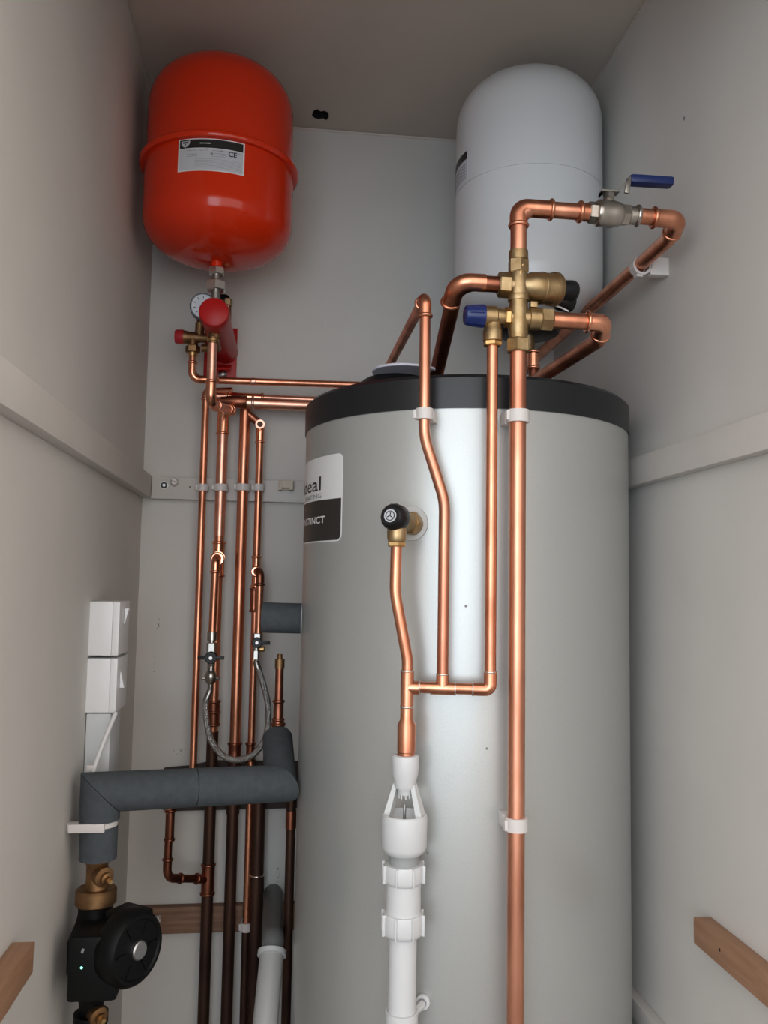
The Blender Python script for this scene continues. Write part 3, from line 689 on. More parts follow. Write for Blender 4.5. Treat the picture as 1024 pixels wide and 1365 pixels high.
lathe(sv, (0, 0, -1), [(.030, .0095), (.038, .0095)], 20).build('outlet_olive', BRASSB, t)
el = V((-0.1415, 1.6000, 1.6598))
t = thing('manifold_elbow', 'brass compression elbow on the underside of the red manifold', 'fitting', el + V((0, 0, -.02)))
m_ = lathe(el + V((0, .0, .012)), (0, 0, -1), [(0, .0085), (.014, .0085), (.016, .0105), (.028, .0105)], 20); lathe(el, (.0, 1, 0), [(0, .0085), (.09, .0085)], 20, m_); lathe(el + V((0, .09, 0)), (-.6, .1, 0), [(0, .008), (.03, .008)], 16, m_)
m_.build('body', BRASSD, t); bead(el + V((0, 0, -.010)), (0, 0, 1), .0105, None, .0018, .002).build('rib', BRASSB, t)
lathe(V((mf.x, 1.60, mf.z - .035)), (0, 0, 1), [(0, .009), (.03, .009)], 16).build('spigot', BRASSD, t)
cq = V((-0.1235, 1.7000, 1.7566))
t = thing('rear_feed_pipe', 'thin copper pipe with a brass nut rising behind the red manifold', 'pipe', cq + V((0, 0, -.1)))
sweep([cq + V((.0, 0, .0)), cq + V((.001, .004, -.045))], .0070, 0).build('pipe', COPT, t)
hexn(cq, (0, 0, 1), -.006, .008, .0095).build('nut', BRASS, t)
sweep([cq, cq + V((-.002, .002, .012)), cq + V((-.025, .01, .016))], .0062, .008).build('tail', BLK, t)

# ------------------------------------------------------------------ front pipes
mx, my = .312, 1.108
t = thing('main_feed_pipe', 'long stained copper pipe down the front of the cylinder, thickest of the front pipes', 'pipe', (mx, my, .3))
sweep([(mx, my, 1.5241), (mx, my, .3)], .0112, 0, 28).build('pipe', COPS, t)
# S offset toward tank for branch pipes
az_ = 0.1871, 1.1313
A0 = V((0.1826, 1.1332, 1.5946)); A1 = V((0.1874, 1.1312, 1.4425)); A0.x, A0.y = A1.x - .001, A1.y
A2 = V((0.1889, 1.1305, 1.3988)); A3 = V((0.2137, 1.1217, 1.3102)); A4 = V((0.2148, 1.1213, 1.0732))
A2.x, A2.y = A1.x, A1.y; A3.x, A3.y = A4.x, A4.y
zT_ = 1.0615
Aback = V((.178, 1.56, A0.z - .012))
t = thing('discharge_branch_pipe', 'slim copper pipe arching over the cylinder rim with a sideways kink in front', 'pipe', A1)
sweep([Aback, A0, A2, A3, V((A4.x, A4.y, zT_ + .01))], .0076, [.022, .09, .09], 20).build('pipe', COPS, t)
elbow(Aback, A0, A1, .0076, .027, None, .021).build('elbow', COP, t)
B0 = V((0.2739, 1.1095, 1.5247)); B1 = V((0.2789, 1.1090, 1.0749)); bx, by = (B0.x + B1.x) / 2, (B0.y + B1.y) / 2
C0x, C0y = 0.1686, 1.1286
zH = 1.0608
t = thing('valve_discharge_pipe', 'slim straight copper pipe from the blue-capped valve, turning left to the tundish', 'pipe', (bx, by, zH))
hl = V((C0x, C0y, zH + .001))
sweep([(bx, by, 1.5330), (bx, by, zH), hl], .0076, .012, 20).build('pipe', COP, t)
dd = (hl - V((bx, by, zH))).normalized()
m_ = MB(); sweep([V((bx, by, zH + .022)), V((bx, by, zH)), V((bx, by, zH)) + dd * .022], .0086, .007, 20, m_); m_.build('elbow', COP, t)
q = V((A4.x, A4.y, zH)); m_ = tee(q, dd, (0, 0, 1), .0077, .016, .018, beads=False)
m_.build('tee', COP, t)
for q2, d2, s in ((q + V((0, 0, .0185)), (0, 0, 1), .0084), (q - dd * .0165, dd, .0084), (V((bx, by, zH)) + dd * .023, dd, .0086), (V((bx, by, zH + .023)), (0, 0, 1), .0086), (hl - dd * .016, dd, .0084)):
    bead(q2, d2, s, None, .0006, .0012).build('solder_ring', SOLD, t)
# relief valve on the tank
rc = V((0.1419, 1.1119, 1.2872)); rbase = V((0.1806, 1.1729, 1.2812)); rn = (rc - rbase).normalized()
rm = rbase + rn * .040
t = thing('relief_valve', 'brass relief valve with a black dial cap on the cylinder side', 'valve', rbase)
L = (rc - rbase).length
lathe(rbase - rn * .004, rn, [(0, .0155), (.018, .0155), (.020, .0135), (.030, .0135), (.036, .0125), (L - .012, .0145)], 32).build('body', BRASS, t)
hexn(rbase, rn, .006, .017, .0175).build('hex_nut', BRASS, t)
cp = lathe(rc - rn * .022, rn, [(0, .0165), (.003, .0185), (.018, .0178), (.024, .0150), (.026, .0125)], 28).build('dial_cap', BLK, t, label='black ribbed dial cap')
for k in range(14):
    a_, u_, v_ = frame(rn); th = 2 * PI * k / 14; dv = u_ * math.cos(th) + v_ * math.sin(th)
    lathe(rc - rn * .018 + dv * .0178, rn, [(0, .0008), (.014, .0007)], 6).build('grip_rib', BLK, cp)
lathe(rc + rn * .0035, rn, [(0, .0088), (.0012, .0088)], 28).build('badge', PRL, cp)
tubewall(rc + rn * .0048, rn, 0, .0004, .0068, .0056, 24).build('badge_ring', PRB, cp)
for k in range(3):
    a_, u_, v_ = frame(rn); th = 2 * PI * k / 3 + .4; dv = u_ * math.cos(th) + v_ * math.sin(th)
    box(rc + rn * .0050 + dv * .0026, (.0045, .0012, .0006), Matrix((dv, rn.cross(dv), rn)).transposed()).build('badge_mark', PRB, cp)
zo = 1.2543
ox, oy = 0.1511, 1.1262
lathe(V((ox, oy, zo)), (0, 0, 1), [(0, .0115), (.004, .013), (.016, .013), (.020, .0118), (.034, .0118)], 28).build('outlet', BRASS, t)
sweep([V((ox, oy, zo + .026)), rm + rn * .010], .0118, 0, 24).build('outlet_neck', BRASS, t)
hexn(V((ox, oy, zo)), (0, 0, -1), 0, .007, .0125, ph=.5).build('compression_nut', BRASSB, t)
zc0 = 1.1861; zc1_ = 1.0974
t = thing('relief_discharge_pipe', 'slim copper pipe below the black-capped relief valve, kinking down to the tundish', 'pipe', (C0x, C0y, zH))
sweep([(ox, oy, zo), (ox - .001, oy, zc0), (C0x, C0y, zc1_), (C0x, C0y, zH + .01)], .0077, [.10, .03], 20).build('pipe', COP, t)
m_ = tee((C0x, C0y, zH), (0, 0, 1), dd * -1, .0080, .021, .016, beads=False); m_.build('tee', COP, t)
z_r0, z_r1, z_r2 = 1.0359, 1.0183, 0.9734
lathe((C0x, C0y, z_r2), (0, 0, 1), [(-.012, .0112), (0, .0112), (.003, .0112), (.004, .0120), (z_r1 - z_r2 - .006, .0122), (z_r1 - z_r2 + .001, .0088), (z_r0 - z_r2 + .004, .0086)], 28).build('reducer', COP, t)
bead((C0x, C0y, z_r0), (0, 0, 1), .0088, None, .0008, .0016).build('solder_ring', SOLD, t)
bead((C0x, C0y, zH + .022), (0, 0, 1), .0088, None, .0007, .0014).build('solder_ring', SOLD, t)
# tundish
tx, ty = C0x - .001, C0y
k0, k1, k2, k3, k4, k5 = [z for z in (0.9734, 0.9481, 0.9346, 0.8980, 0.8482, 0.8348)]
t = thing('tundish', 'white plastic tundish with two arms and an open air gap, under the copper pipes', 'tundish', (tx, ty, k5))
lathe((tx, ty, 0), (0, 0, 1), [(k2 - .004, .0128), (k2, .0145), (k1 - .006, .0150), (k1, .0172), (k0 - .004, .0180), (k0 - .001, .0172), (k0, .0150), (k0, .0120), (k0 - .01, .0115)], 36).build('inlet_socket', PVC, t)
lathe((tx, ty, 0), (0, 0, 1), [(k2 - .012, .0085), (k2 - .003, .0105), (k2, .0125)], 24).build('spout', PVC, t)
for k in range(8):
    th = 2 * PI * k / 8; lathe((tx + .0075 * math.cos(th), ty + .0075 * math.sin(th), k2 - .017), (0, 0, 1), [(0, .0009), (.008, .0016)], 6).build('spout_tooth', PVC, t)
cv = V((CX - tx, CY - ty, 0)).normalized(); sdv = V((cv.y, -cv.x, 0))
for s in (-1, 1):
    a_ = V((tx, ty, k2 + .002)) + sdv * s * .0115; b_ = V((tx, ty, k3 - .008)) + sdv * s * .0235
    R = Matrix((sdv, cv, V((0, 0, 1)))).transposed()
    m_ = MB(); w0, w1 = .0028, .0042
    vs = []
    for p_, w_, dpt in ((a_, w0, .006), (b_, w1, .010)):
        for (i, j) in ((-1, -1), (1, -1), (1, 1), (-1, 1)): vs.append(p_ + sdv * i * w_ + cv * j * dpt)
    m_.add(vs, [(3, 2, 1, 0), (4, 5, 6, 7), (0, 1, 5, 4), (1, 2, 6, 5), (2, 3, 7, 6), (3, 0, 4, 7)]); m_.build('arm', PVC, t)
prf = [(k4 - .001, .0225), (k4 + .003, .0270), (k4 + .008, .0295), (k3 - .006, .0300), (k3 - .001, .0290), (k3, .0275), (k3 - .003, .0262), (k3 - .012, .0225), (k3 - .018, .0110), (k3 - .019, .006)]
lathe((tx, ty, 0), (0, 0, 1), prf, 48).build('cup', PVC, t)
sweep([(tx, ty, k3 - .018), (tx, ty, k3 + .012)], .0020, 0, 10).build('float_pin', STEEL, t, label='small grey metal pin')
lathe((tx, ty, 0), (0, 0, 1), [(k5 - .012, .0185), (k4 + .002, .0200)], 32).build('outlet_neck', PVCG, t)
# waste pipe and compression nuts
t = thing('waste_pipe', 'white plastic waste pipe with two ribbed compression nuts below the tundish', 'pipe', (tx, ty, .3))
n_ = [0.8345, 0.8099, 0.7729, 0.7446]
def ribnut(z0, z1, r, flip):
    m_ = lathe((tx, ty, 0), (0, 0, 1), [(z0, r * .86), (z0 + .002, r * .95), (z0 + .006, r), (z1 - .003, r), (z1, r * .96), (z1, r * .72), (z1 - .004, r * .68)], 36)
    o = m_.build('compression_nut', PVC, t)
    for k in range(8):
        th = 2 * PI * k / 8 + .32; d = V((math.cos(th), math.sin(th), 0)); s_ = V((-d.y, d.x, 0))
        box(V((tx, ty, (z0 + z1) / 2 + .001)) + d * (r + .0008), (.0045, .0022, (z1 - z0) * .92), Matrix((d, s_, V((0, 0, 1)))).transposed(), .0008).build('rib', PVC, o)
ribnut(n_[1], n_[0], .0265, 0); ribnut(n_[3], n_[2], .0265, 0)
lathe((tx, ty, 0), (0, 0, 1), [(n_[2] - .004, .0225), (n_[1] + .004, .0225)], 36).build('coupling_body', PVC, t)
lathe((tx, ty, 0), (0, 0, 1), [(.3, .0182), (n_[2] - .004, .0182)], 36).build('pipe', PVC, t)
# clip for the waste pipe with screw lug
zq = 0.6469; ql = V((0.1994, 1.1576, 0.6450))
o = thing('waste_pipe_clip', 'white plastic waste pipe clip with a screwed side lug at the bottom', 'pipe clip', (tx, ty + .03, zq))
tubewall((tx, ty, zq - .008), (0, 0, 1), -.012, .012, .0212, .0186, 32).build('collar', PVC, o)
ln = V((ql.x - CX, ql.y - CY, 0)).normalized(); a_, u_, v_ = frame(ln)
m_ = lathe(ql - ln * .005, ln, [(0, .0098), (.005, .0098), (.006, .009)], 24)
st = V((tx, ty, zq - .004)) + cv * .012 + V((.014, 0, 0)); sweep([st, ql - ln * .001 + V((0, 0, -.001))], .0055, 0, 8, m_); m_.build('lug', PVC, o)
lathe(ql + ln * .0008, ln, [(0, .0060), (.0008, .0060)], 20).build('screw_recess_shade', PRG, o)  # flat grey disc, colour imitating the shade of a recess
lathe(ql + ln * .0012, ln, [(0, .0040), (.0015, .0040), (.0025, .0028)], 16).build('lug_screw', STEEL, o)
# front clips
def tank_clip(px, py_, p, r, lbl):
    c = V(p); n = V((CX - c.x, CY - c.y, 0)); L = n.length - CR; n.normalize()
    ring_clip(c, (0, 0, 1), n * L, r, lbl, h=.017)
ring_clip((mx, my, 1.4273), (0, 0, 1), V((CX - mx, CY - my, 0)).normalized() * (V((CX - mx, CY - my, 0)).length - CR), .0112, 'white clip on the thick front pipe just under the black rim', h=.017)
ring_clip((mx, my, 0.8883), (0, 0, 1), V((CX - mx, CY - my, 0)).normalized() * (V((CX - mx, CY - my, 0)).length - CR), .0112, 'white clip low on the thick front pipe, level with the tundish', h=.017)
ring_clip((A1.x, A1.y, 1.4299), (0, 0, 1), V((CX - A1.x, CY - A1.y, 0)).normalized() * (V((CX - A1.x, CY - A1.y, 0)).length - CR), .0076, 'white clip on the kinked slim pipe just under the black rim', h=.015)

# ------------------------------------------------------------------ inlet control group
gz = dict(top=1.6583, n1=1.6263, up=1.6094, lo=1.5640, n2=1.5345, bot=1.5157)
t = thing('inlet_control_group', 'brass inlet control valve group with black knob above the cylinder rim', 'valve', (mx, my, gz['bot']))
bodym = lathe((mx, my, 0), (0, 0, 1), [(gz['n2'] - .004, .0115), (gz['lo'] - .02, .0135), (gz['lo'], .0145), (gz['lo'] + .018, .0125), (gz['up'] - .02, .0130), (gz['up'], .0145), (gz['up'] + .016, .0125), (gz['n1'] + .004, .0115)], 28)
lathe((mx, my, gz['up']), (-1, 0, 0), [(0, .012), (.018, .012)], 24, bodym)
lathe((mx, my, gz['lo']), (-1, 0, 0), [(0, .011), (.020, .0105)], 24, bodym)
lathe((mx, my, gz['lo']), (1, 0, 0), [(0, .0125), (.014, .0125), (.015, .0150), (.030, .0150), (.031, .013)], 24, bodym)
lathe((mx, my, gz['lo']), (.2, 1, 0), [(0, .012), (.03, .012)], 20, bodym)
bodym.build('body', BRASS, t)
# pressure reducing barrel, tilted a little up to the right
d_ = V((1, .25, .06)).normalized(); o_ = V((mx, my, gz['up']))
lathe(o_, d_, [(0, .013), (.010, .016), (.018, .0205), (.034, .0212), (.035, .0222), (.0375, .0222), (.0385, .0212), (.052, .0216), (.053, .0235), (.060, .0235), (.063, .0215)], 36).build('regulator_barrel', BRASS, t)
kn = lathe(o_, d_, [(.063, .0125), (.066, .0135), (.086, .0150), (.091, .0130)], 14).build('knob', BLK, t, label='black knob')
for (a, b, c_, d2) in ((gz['top'], gz['n1'], .0145, .6),):
    hexn((mx, my, b), (0, 0, 1), 0, (a - b) * .62, c_, ph=.5).build('top_nut', BRASS, t)
    lathe((mx, my, b), (0, 0, 1), [((a - b) * .6, .0135), (a - b, .0132)], 24).build('top_collar', BRASS, t)
hexn((mx, my, gz['bot']), (0, 0, 1), 0, gz['n2'] - gz['bot'], .0165, ph=.2).build('bottom_nut', BRASS, t)
hexn((mx - .012, my, gz['up']), (-1, 0, 0), 0, .017, .0175, ph=.3).build('left_nut', BRASS, t)
hexn((mx - .010, my, gz['lo']), (-1, 0, 0), .002, .010, .0140, ph=.3).build('union_nut', BRASSB, t)
lathe((mx, my, gz['up'] - .022), (0, 0, 1), [(0, .0142), (.004, .0150), (.008, .0142)], 24).build('rib', BRASS, t)
box((mx + .020, my - .004, gz['lo'] + .018), (.010, .010, .008), None, .001).build('test_plug', BRASS, t)
hexn((mx + .030, my, gz['lo']), (1, 0, 0), 0, .018, .0165, ph=.3).build('right_nut', BRASS, t)
# cast flow arrow and figures as raised ridges
fr = V((mx, my - .0135, gz['up'] + .018)); fdir = V((0, -1, 0))
m_ = MB(); box(fr + V((0, .001, 0)), (.0012, .002, .012), Matrix.Rotation(.2, 3, 'Y'), 0, m_); box(fr + V((.001, .001, .006)), (.0012, .002, .005), Matrix.Rotation(.9, 3, 'Y'), 0, m_); m_.build('cast_mark', BRASSB, t)
# expansion relief with blue cap
e_ = V((mx - .040, my, gz['lo']))
t = thing('expansion_relief_valve', 'brass relief valve with a blue cap, left of the control group', 'valve', e_ + V((0, 0, -.03)))
lathe((mx - .020, my, gz['lo']), (-1, 0, 0), [(0, .0110), (.004, .0118), (.010, .0118), (.012, .0145), (.026, .0145), (.028, .0150)], 28).build('body', BRASS, t)
bc_ = lathe((mx - .0475, my, gz['lo']), (-1, 0, 0), [(0, .0152), (.006, .0152), (.020, .0138), (.026, .0130), (.0275, .011)], 24).build('blue_cap', BLUE, t, label='dark blue cap')
for k in range(12):
    th = 2 * PI * k / 12; d = V((0, math.cos(th), math.sin(th)))
    lathe(V((mx - .0495, my, gz['lo'])) + d * .0150, V((-1, 0, 0)) - d * .08, [(0, .0011), (.020, .0009)], 6).build('grip_rib', BLUE, bc_)
lathe((bx, by, gz['lo'] - .004), (0, 0, -1), [(0, .0115), (.014, .0120), (.016, .0130), (.030, .0130)], 24).build('outlet', BRASS, t)
hexn((bx, by, gz['lo'] - .034), (0, 0, -1), 0, .007, .0128, ph=.5).build('compression_nut', BRASSB, t)
# big bend going back from the left nut down into the tank top
q0 = V((mx - .026, my, gz['up'])); q1 = V((0.2229, my, gz['up'] + .001)); q2 = V((.232, 1.345, ZT + .002))
t = thing('cylinder_feed_pipe', 'thick copper pipe bending back from the brass group down onto the cylinder top', 'pipe', q2)
sweep([q0, q1 + V((.004, 0, 0)), q2], .0112, .030, 24).build('pipe', COPT, t)
m_ = MB(); d2 = (q2 - q1).normalized(); sweep([q1 + V((.042, 0, 0)), q1 + V((.004, 0, 0)), q1 + d2 * .040], .0122, .030, 24, m_); bead(q1 + d2 * .040, d2, .0122, m_)
m_.build('elbow', COP, t)
# top loop with ball valve
zb_v = 1.7224; xe = .546
zl_ = 1.7183; zr_ = 1.7235; zl_ = zr_ = (zl_ + zr_) / 2
t = thing('mains_inlet_pipe', 'thick copper loop rising from the brass group, through the lever valve, back along right wall', 'pipe', (mx, my, gz['top']))
E0 = V((mx, my, gz['top'] - .01)); E1 = V((mx, my, zl_)); E2 = V((xe, my, zr_)); E2b = V((.5500, 1.150, 1.709)); E3 = V((.549, 1.80, 1.705)); E2 = V((xe, my, zr_ - .001))
xv0, xv1 = 0.3989, 0.4844
sweep([E0, E1, V((xv0, my, zl_))], .0112, .024, 24).build('pipe', COPS, t)
sweep([V((xv1, my, zr_)), E2, E2b, E3], .0112, [.018, .03], 24).build('rear_pipe', COP, t)
m_ = MB(); sweep([E1 + V((0, 0, -.026)), E1, E1 + V((.044, 0, 0))], .0124, .026, 24, m_); bead(E1 + V((0, 0, -.026)), (0, 0, 1), .0124, m_); bead(E1 + V((.046, 0, 0)), (1, 0, 0), .0124, m_, .003); m_.build('elbow', COP, t)
m_ = MB(); _d = (E2b - E2).normalized(); sweep([E2 + V((-.036, 0, 0)), E2, E2 + _d * .030], .0126, .024, 24, m_); bead(E2 + V((-.038, 0, 0)), (1, 0, 0), .0126, m_, .003); bead(E2 + _d * .030, _d, .0124, m_, .002); m_.build('rear_elbow', COP, t)
# ball valve
vc = V(((xv0 + xv1) / 2, my, zl_))
t = thing('ball_valve', 'nickel lever ball valve with a blue handle on the top copper pipe', 'valve', vc + V((0, 0, -.02)))
hw = (xv1 - xv0) / 2
m_ = lathe(vc, (1, 0, 0), [(-.020, .0135), (-.018, .0172), (-.014, .0185), (-.012, .0178), (.004, .0185), (.012, .0172), (.018, .0150), (.020, .0125)], 32); m_.build('body', NICK, t)
for s in (-1, 1):
    hexn(vc, (s, 0, 0), .016, .030, .0152, ph=.3).build('end_hex', NICK, t)
    m_ = lathe(vc, (s, 0, 0), [(.028, .0125), (hw - .003, .0125)], 24); bead(vc + V((s * (hw - .001), 0, 0)), (1, 0, 0), .0128, m_, .0028, .0032); m_.build('end_collar', NICK if s > 0 else COP, t)
lathe(vc + V((.0, 0, .015)), (0, 0, 1), [(0, .0085), (.006, .0080), (.007, .0055), (.016, .0055)], 18).build('stem', NICK, t)
hexn(vc + V((0, 0, .018)), (0, 0, 1), .004, .012, .0085, ph=.2).build('stem_nut', CHROME, t)
zt_v = vc.z + .030
hz = 1.7727; hx0, hx1 = 0.4715, 0.5361
# steel strap: flat at stem, rises, then under the sleeve
pts = [(-.012, zt_v - .006), (-.012, zt_v), (.014, zt_v), (hx0 - vc.x - .002, hz - .001), (hx1 - vc.x - .006, hz - .001)]
m_ = MB()
vs = []; fs = []
pp = [V((vc.x + a, my, b)) for a, b in pts]
for p_ in pp:
    for (dy, dz) in ((-.007, 0), (.007, 0), (.007, .0022), (-.007, .0022)): vs.append(p_ + V((0, dy, dz)))
for i in range(len(pp) - 1):
    for j in range(4): a = 4 * i + j; b = 4 * i + (j + 1) % 4; fs.append((a, b, b + 4, a + 4))
fs += [(3, 2, 1, 0), (16, 17, 18, 19)]
m_.add(vs, fs); m_.build('lever_strap', CHROME, t, ang=20)
box(V((hx0 - .004, my - .006, hz - .012)), (.007, .004, .022), Matrix.Rotation(.15, 3, 'Y'), .001).build('lock_tab', CHROME, t)
m_ = box(V(((hx0 + hx1) / 2, my, hz)), (hx1 - hx0, .018, .0125), Matrix.Rotation(-.01, 3, 'Y'), .004); m_.build('handle_sleeve', BLUEL, t, label='dark blue handle sleeve')
cy_ = 1.252
ring_clip((.5515, cy_, 1.7055), (0, 1, 0), (XR - .5515, 0, 0), .0112, 'white clip holding the upper copper pipe to the right wall', h=.016)
# balanced cold branch
zlo_ = gz['lo']; xb2 = 0.4341
zlo_e = 1.5622
t = thing('balanced_cold_pipe', 'copper pipe leaving the brass group to the right and elbowing back over the cylinder', 'pipe', (xb2, my, zlo_))
F0 = V((mx + .046, my, zlo_)); F1 = V((xb2, my, zlo_)); F1b = V((.4415, 1.145, 1.551)); F2 = V((.41, 1.60, 1.549))
sweep([F0, F1, F1b, F2], .0112, [.016, .03], 24).build('pipe', COP, t)
m_ = MB(); dq = (F1b - F1).normalized(); sweep([F1 + V((-.022, 0, 0)), F1, F1 + dq * .028], .0126, .017, 24, m_); bead(F1 + V((-.024, 0, 0)), (1, 0, 0), .0126, m_, .003); bead(F1 + dq * .028, dq, .0122, m_, .002); m_.build('elbow', COPB, t)
# vessel drop pipe
t = thing('vessel_drop_pipe', 'short copper pipe below the white vessel, hidden behind the brass group', 'pipe', (.44, 1.50, 1.50))
sweep([(wx, wy, 1.645), (wx, wy, 1.60), (0.4275, 1.42, 1.59), (0.4275, 1.42, 1.499)], .0085, .02, 18).build('pipe', COPT, t)
coupling((0.4275, 1.42, 1.5926), (0, 0, 1), .0092, .014).build('coupling', COPB, t)
sweep([(.505, 1.68, 1.62), (.42, 1.30, 1.512)], .0105, 0, 18).build('cross_pipe', COPT, t)
# second black knob and wire
ko = V((0.3968, 1.20, 1.6250))
t = thing('strainer_cap', 'second black knob, just below and behind the upper one', 'valve', ko)
lathe(ko, (1, .2, -.08), [(0, .012), (.004, .0145), (.022, .0150), (.027, .012)], 14).build('cap', BLK, t)
lathe(ko, (-1, -.2, .05), [(0, .011), (.02, .011)], 14).build('stem', BRASSD, t)
wp = [V((0.3410, 1.1300, 1.5919)), V((0.3616, 1.1400, 1.5974)), V((0.3803, 1.1400, 1.5941)), V((0.3946, 1.1400, 1.5884))]
o = sweep(spline(wp), .0013, 0, 8).build('tag_wire', CLIP); tag(o, 'thin white plastic tie arching over the right brass nut', 'cable')

# ------------------------------------------------------------------ insulated pipe, left
ix0, iy0 = -.2545, 1.305
zI = 0.8878
ixR = .006; iyR = 1.385; fr_ = .0285
t = thing('insulated_pipe', 'grey foam insulated pipe running level across the risers and turning down above the pump', 'insulated pipe', (ix0, iy0, zI))
def mitre(a, b, d0, d1, r, n=28, mb=None):
    """foam tube from a to b cut square (None) or mitred with plane normals d0, d1"""
    mb = mb or MB(); a, b = V(a), V(b); ax = (b - a).normalized(); _, u, v = frame(ax); vs = []
    for p, d in ((a, d0), (b, d1)):
        for k in range(n):
            th = 2 * PI * k / n; o_ = (u * math.cos(th) + v * math.sin(th)) * r
            s_ = 0 if d is None else -o_.dot(V(d)) / ax.dot(V(d)); vs.append(p + o_ + ax * s_)
    fs = [(k, (k + 1) % n, n + (k + 1) % n, n + k) for k in range(n)] + [tuple(range(n))[::-1], tuple(range(n, 2 * n))]
    return mb.add(vs, fs)
a_ = V((ix0, iy0, zI)); b_ = V((ixR, iyR, zI - .009)); hd = (b_ - a_).normalized()
mnL = (hd + V((0, 0, 1))).normalized()
us = V((math.sin(.05), math.cos(.05), 0))
sp = a_ + (b_ - a_) * .505
upd = V((.0, .65, .75)).normalized(); mnR = (hd - upd).normalized()
mitre(a_, sp - hd * .0006, mnL, None, fr_).build('foam_length', FOAM, t)
mitre(sp + hd * .0006, b_, None, (hd + (V((.0, 1.50, 0.9272)) - b_).normalized()).normalized(), fr_).build('foam_length', FOAM, t)
mitre(sp - hd * .001, sp + hd * .001, None, None, fr_ - .0022).build('foam_joint', FOAMD, t)
zf0, zf1, zf2 = 0.8491, 0.8374, 0.7940
mitre(a_ + V((0, 0, -.0012)), V((ix0, iy0, zf0)), mnL, None, fr_).build('foam_length', FOAM, t)
lathe((ix0, iy0, zf0 - .03), (0, 0, 1), [(0, .022), (.035, .022)], 24).build('foam_core', FOAMD, t)
mitre(V((ix0, iy0, zf0 - .008)), V((ix0, iy0, zf2)), None, None, .0265).build('foam_length', FOAM, t)
# rising foam tail at right
r0 = b_ + V((0, 0, 0)); r1 = V((.0, 1.50, 0.9272))
ud = (r1 - r0).normalized()
mt = MB(); mitre(r0, r1, (hd + ud).normalized(), None, fr_ * .90, 28, mt)
mt.build('foam_length', FOAM, t)
lathe(r1, V((0, 0, 1)), [(-.05, .0240), (-.012, .0240), (.0, .020), (.008, .015)], 28).build('foam_collar', FOAM, t)
# capped stub above
px7, py7 = .0, 1.50
z7 = [0.9399, 0.9910, 1.0513, 1.0616, 1.0719]
t = thing('capped_vent_stub', 'short capped copper stub rising out of the grey foam beside the cylinder', 'pipe', (px7, py7, z7[0]))
sweep([(px7, py7, z7[0] - .02), (px7, py7, z7[2])], .0072, 0).build('pipe', COPT, t)
m_ = lathe((px7, py7, z7[0] - .01), (0, 0, 1), [(0, .0105), (.024, .0105), (.028, .0085), (z7[1] - z7[0] + .01, .0085)], 20)
for dz, r in ((.004, .0108), (.022, .0108), (.030, .009), (z7[1] - z7[0] + .01, .0085)): bead((px7, py7, z7[0] - .01 + dz), (0, 0, 1), r, m_)
m_.build('reducer', COPT, t)
lathe((px7, py7, z7[2] - .004), (0, 0, 1), [(0, .0085), (z7[3] - z7[2] + .006, .0085), (z7[3] - z7[2] + .006, .0045), (z7[4] - z7[2] + .004, .0045)], 20).build('vent_cap', BRASSD, t)
# insulated stub out of the tank
sa = V((.045, 1.41, 1.1385)); sb = V((-.034, 1.60, 1.1293)); sa = V((0.0369, 1.4500, 1.1361)); sb = V((-0.0311, 1.4550, 1.1370))
t = thing('insulated_tank_connection', 'short grey foam sleeved connection sticking out of the cylinder side', 'insulated pipe', sa)
sd_ = (sb - sa).normalized()
lathe(sa, sd_, [(-.012, .0255), ((sb - sa).length, .0255)], 32).build('foam_sleeve', FOAM, t)
lathe(sa, sd_, [(-.010, .0285), (.0015, .0285), (.0022, .027)], 32).build('white_collar', PVC, t, label='white collar against the tank')
# clip on the drop
o = thing('insulation_clip', 'white plastic clip gripping the grey foam above the pump', 'pipe clip', (XL, iy0, zf1))
zc = (zf0 + zf1) / 2 - .0005
tubewall((ix0, iy0, zc), (0, 0, 1), -.0055, .0055, .0262, .0226, 32).build('collar', CLIP, o)
box((XL + .008, iy0 - .012, zc), (.016, .012, .011), None, .001).build('base', CLIP, o)
box((ix0 - .012, iy0 - .026, zc + .001), (.050, .006, .012), None, .001).build('strap', CLIP, o)
# pump
v0, v1, v2, v3 = 0.7918, 0.7528, 0.7298, 0.5896
t = thing('pump_isolation_valve', 'aged brass isolation valve with side spindle on top of the black pump', 'valve', (ix0, iy0, v2))
lathe((ix0, iy0, 0), (0, 0, 1), [(v1 - .002, .0165), (v1 + .012, .0150), (v0 - .006, .0150), (v0 - .004, .0165), (v0 + .006, .0165)], 28).build('body', BRASSD, t)
hexn((ix0, iy0, v2), (0, 0, 1), 0, v1 - v2, .0292, n=16).build('union_nut', BRASSD, t)
sp_ = V((.62, -.78, -.08)).normalized(); so = V((ix0, iy0, (v0 + v1) / 2 + .002))
lathe(so, sp_, [(0, .013), (.016, .0135), (.018, .0145), (.023, .0140), (.024, .008), (.030, .008), (.031, .0045), (.038, .0045)], 24).build('spindle', BRASSD, t)
lathe(so + sp_ * .038, sp_, [(0, .0032), (.004, .003)], 12).build('spindle_tip', BRASSB, t)
pc = V((ix0, iy0, (v2 + v3) / 2))
t = thing('circulation_pump', 'black circulation pump with round motor face and a small green light, low on the left', 'pump', (ix0, iy0, v3))
hP = v2 - v3
lathe((ix0, iy0, v3), (0, 0, 1), [(-.01, .016), (.010, .018), (.022, .024), (hP * .35, .036), (hP * .65, .036), (hP - .022, .026), (hP - .012, .024), (hP - .001, .024)], 32).build('volute', BLKM, t)
md = V((.80, -.60, .02)).normalized(); fc = V((-0.1808, 1.2400, 0.6901))
back = fc - md * .075
mt = lathe(back, md, [(0, .030), (.034, .034), (.036, .046), (.044, .0515), (.062, .0510), (.069, .048), (.073, .0445), (.073, .040), (.0705, .038), (.0705, .001)], 48).build('motor', BLKM, t)
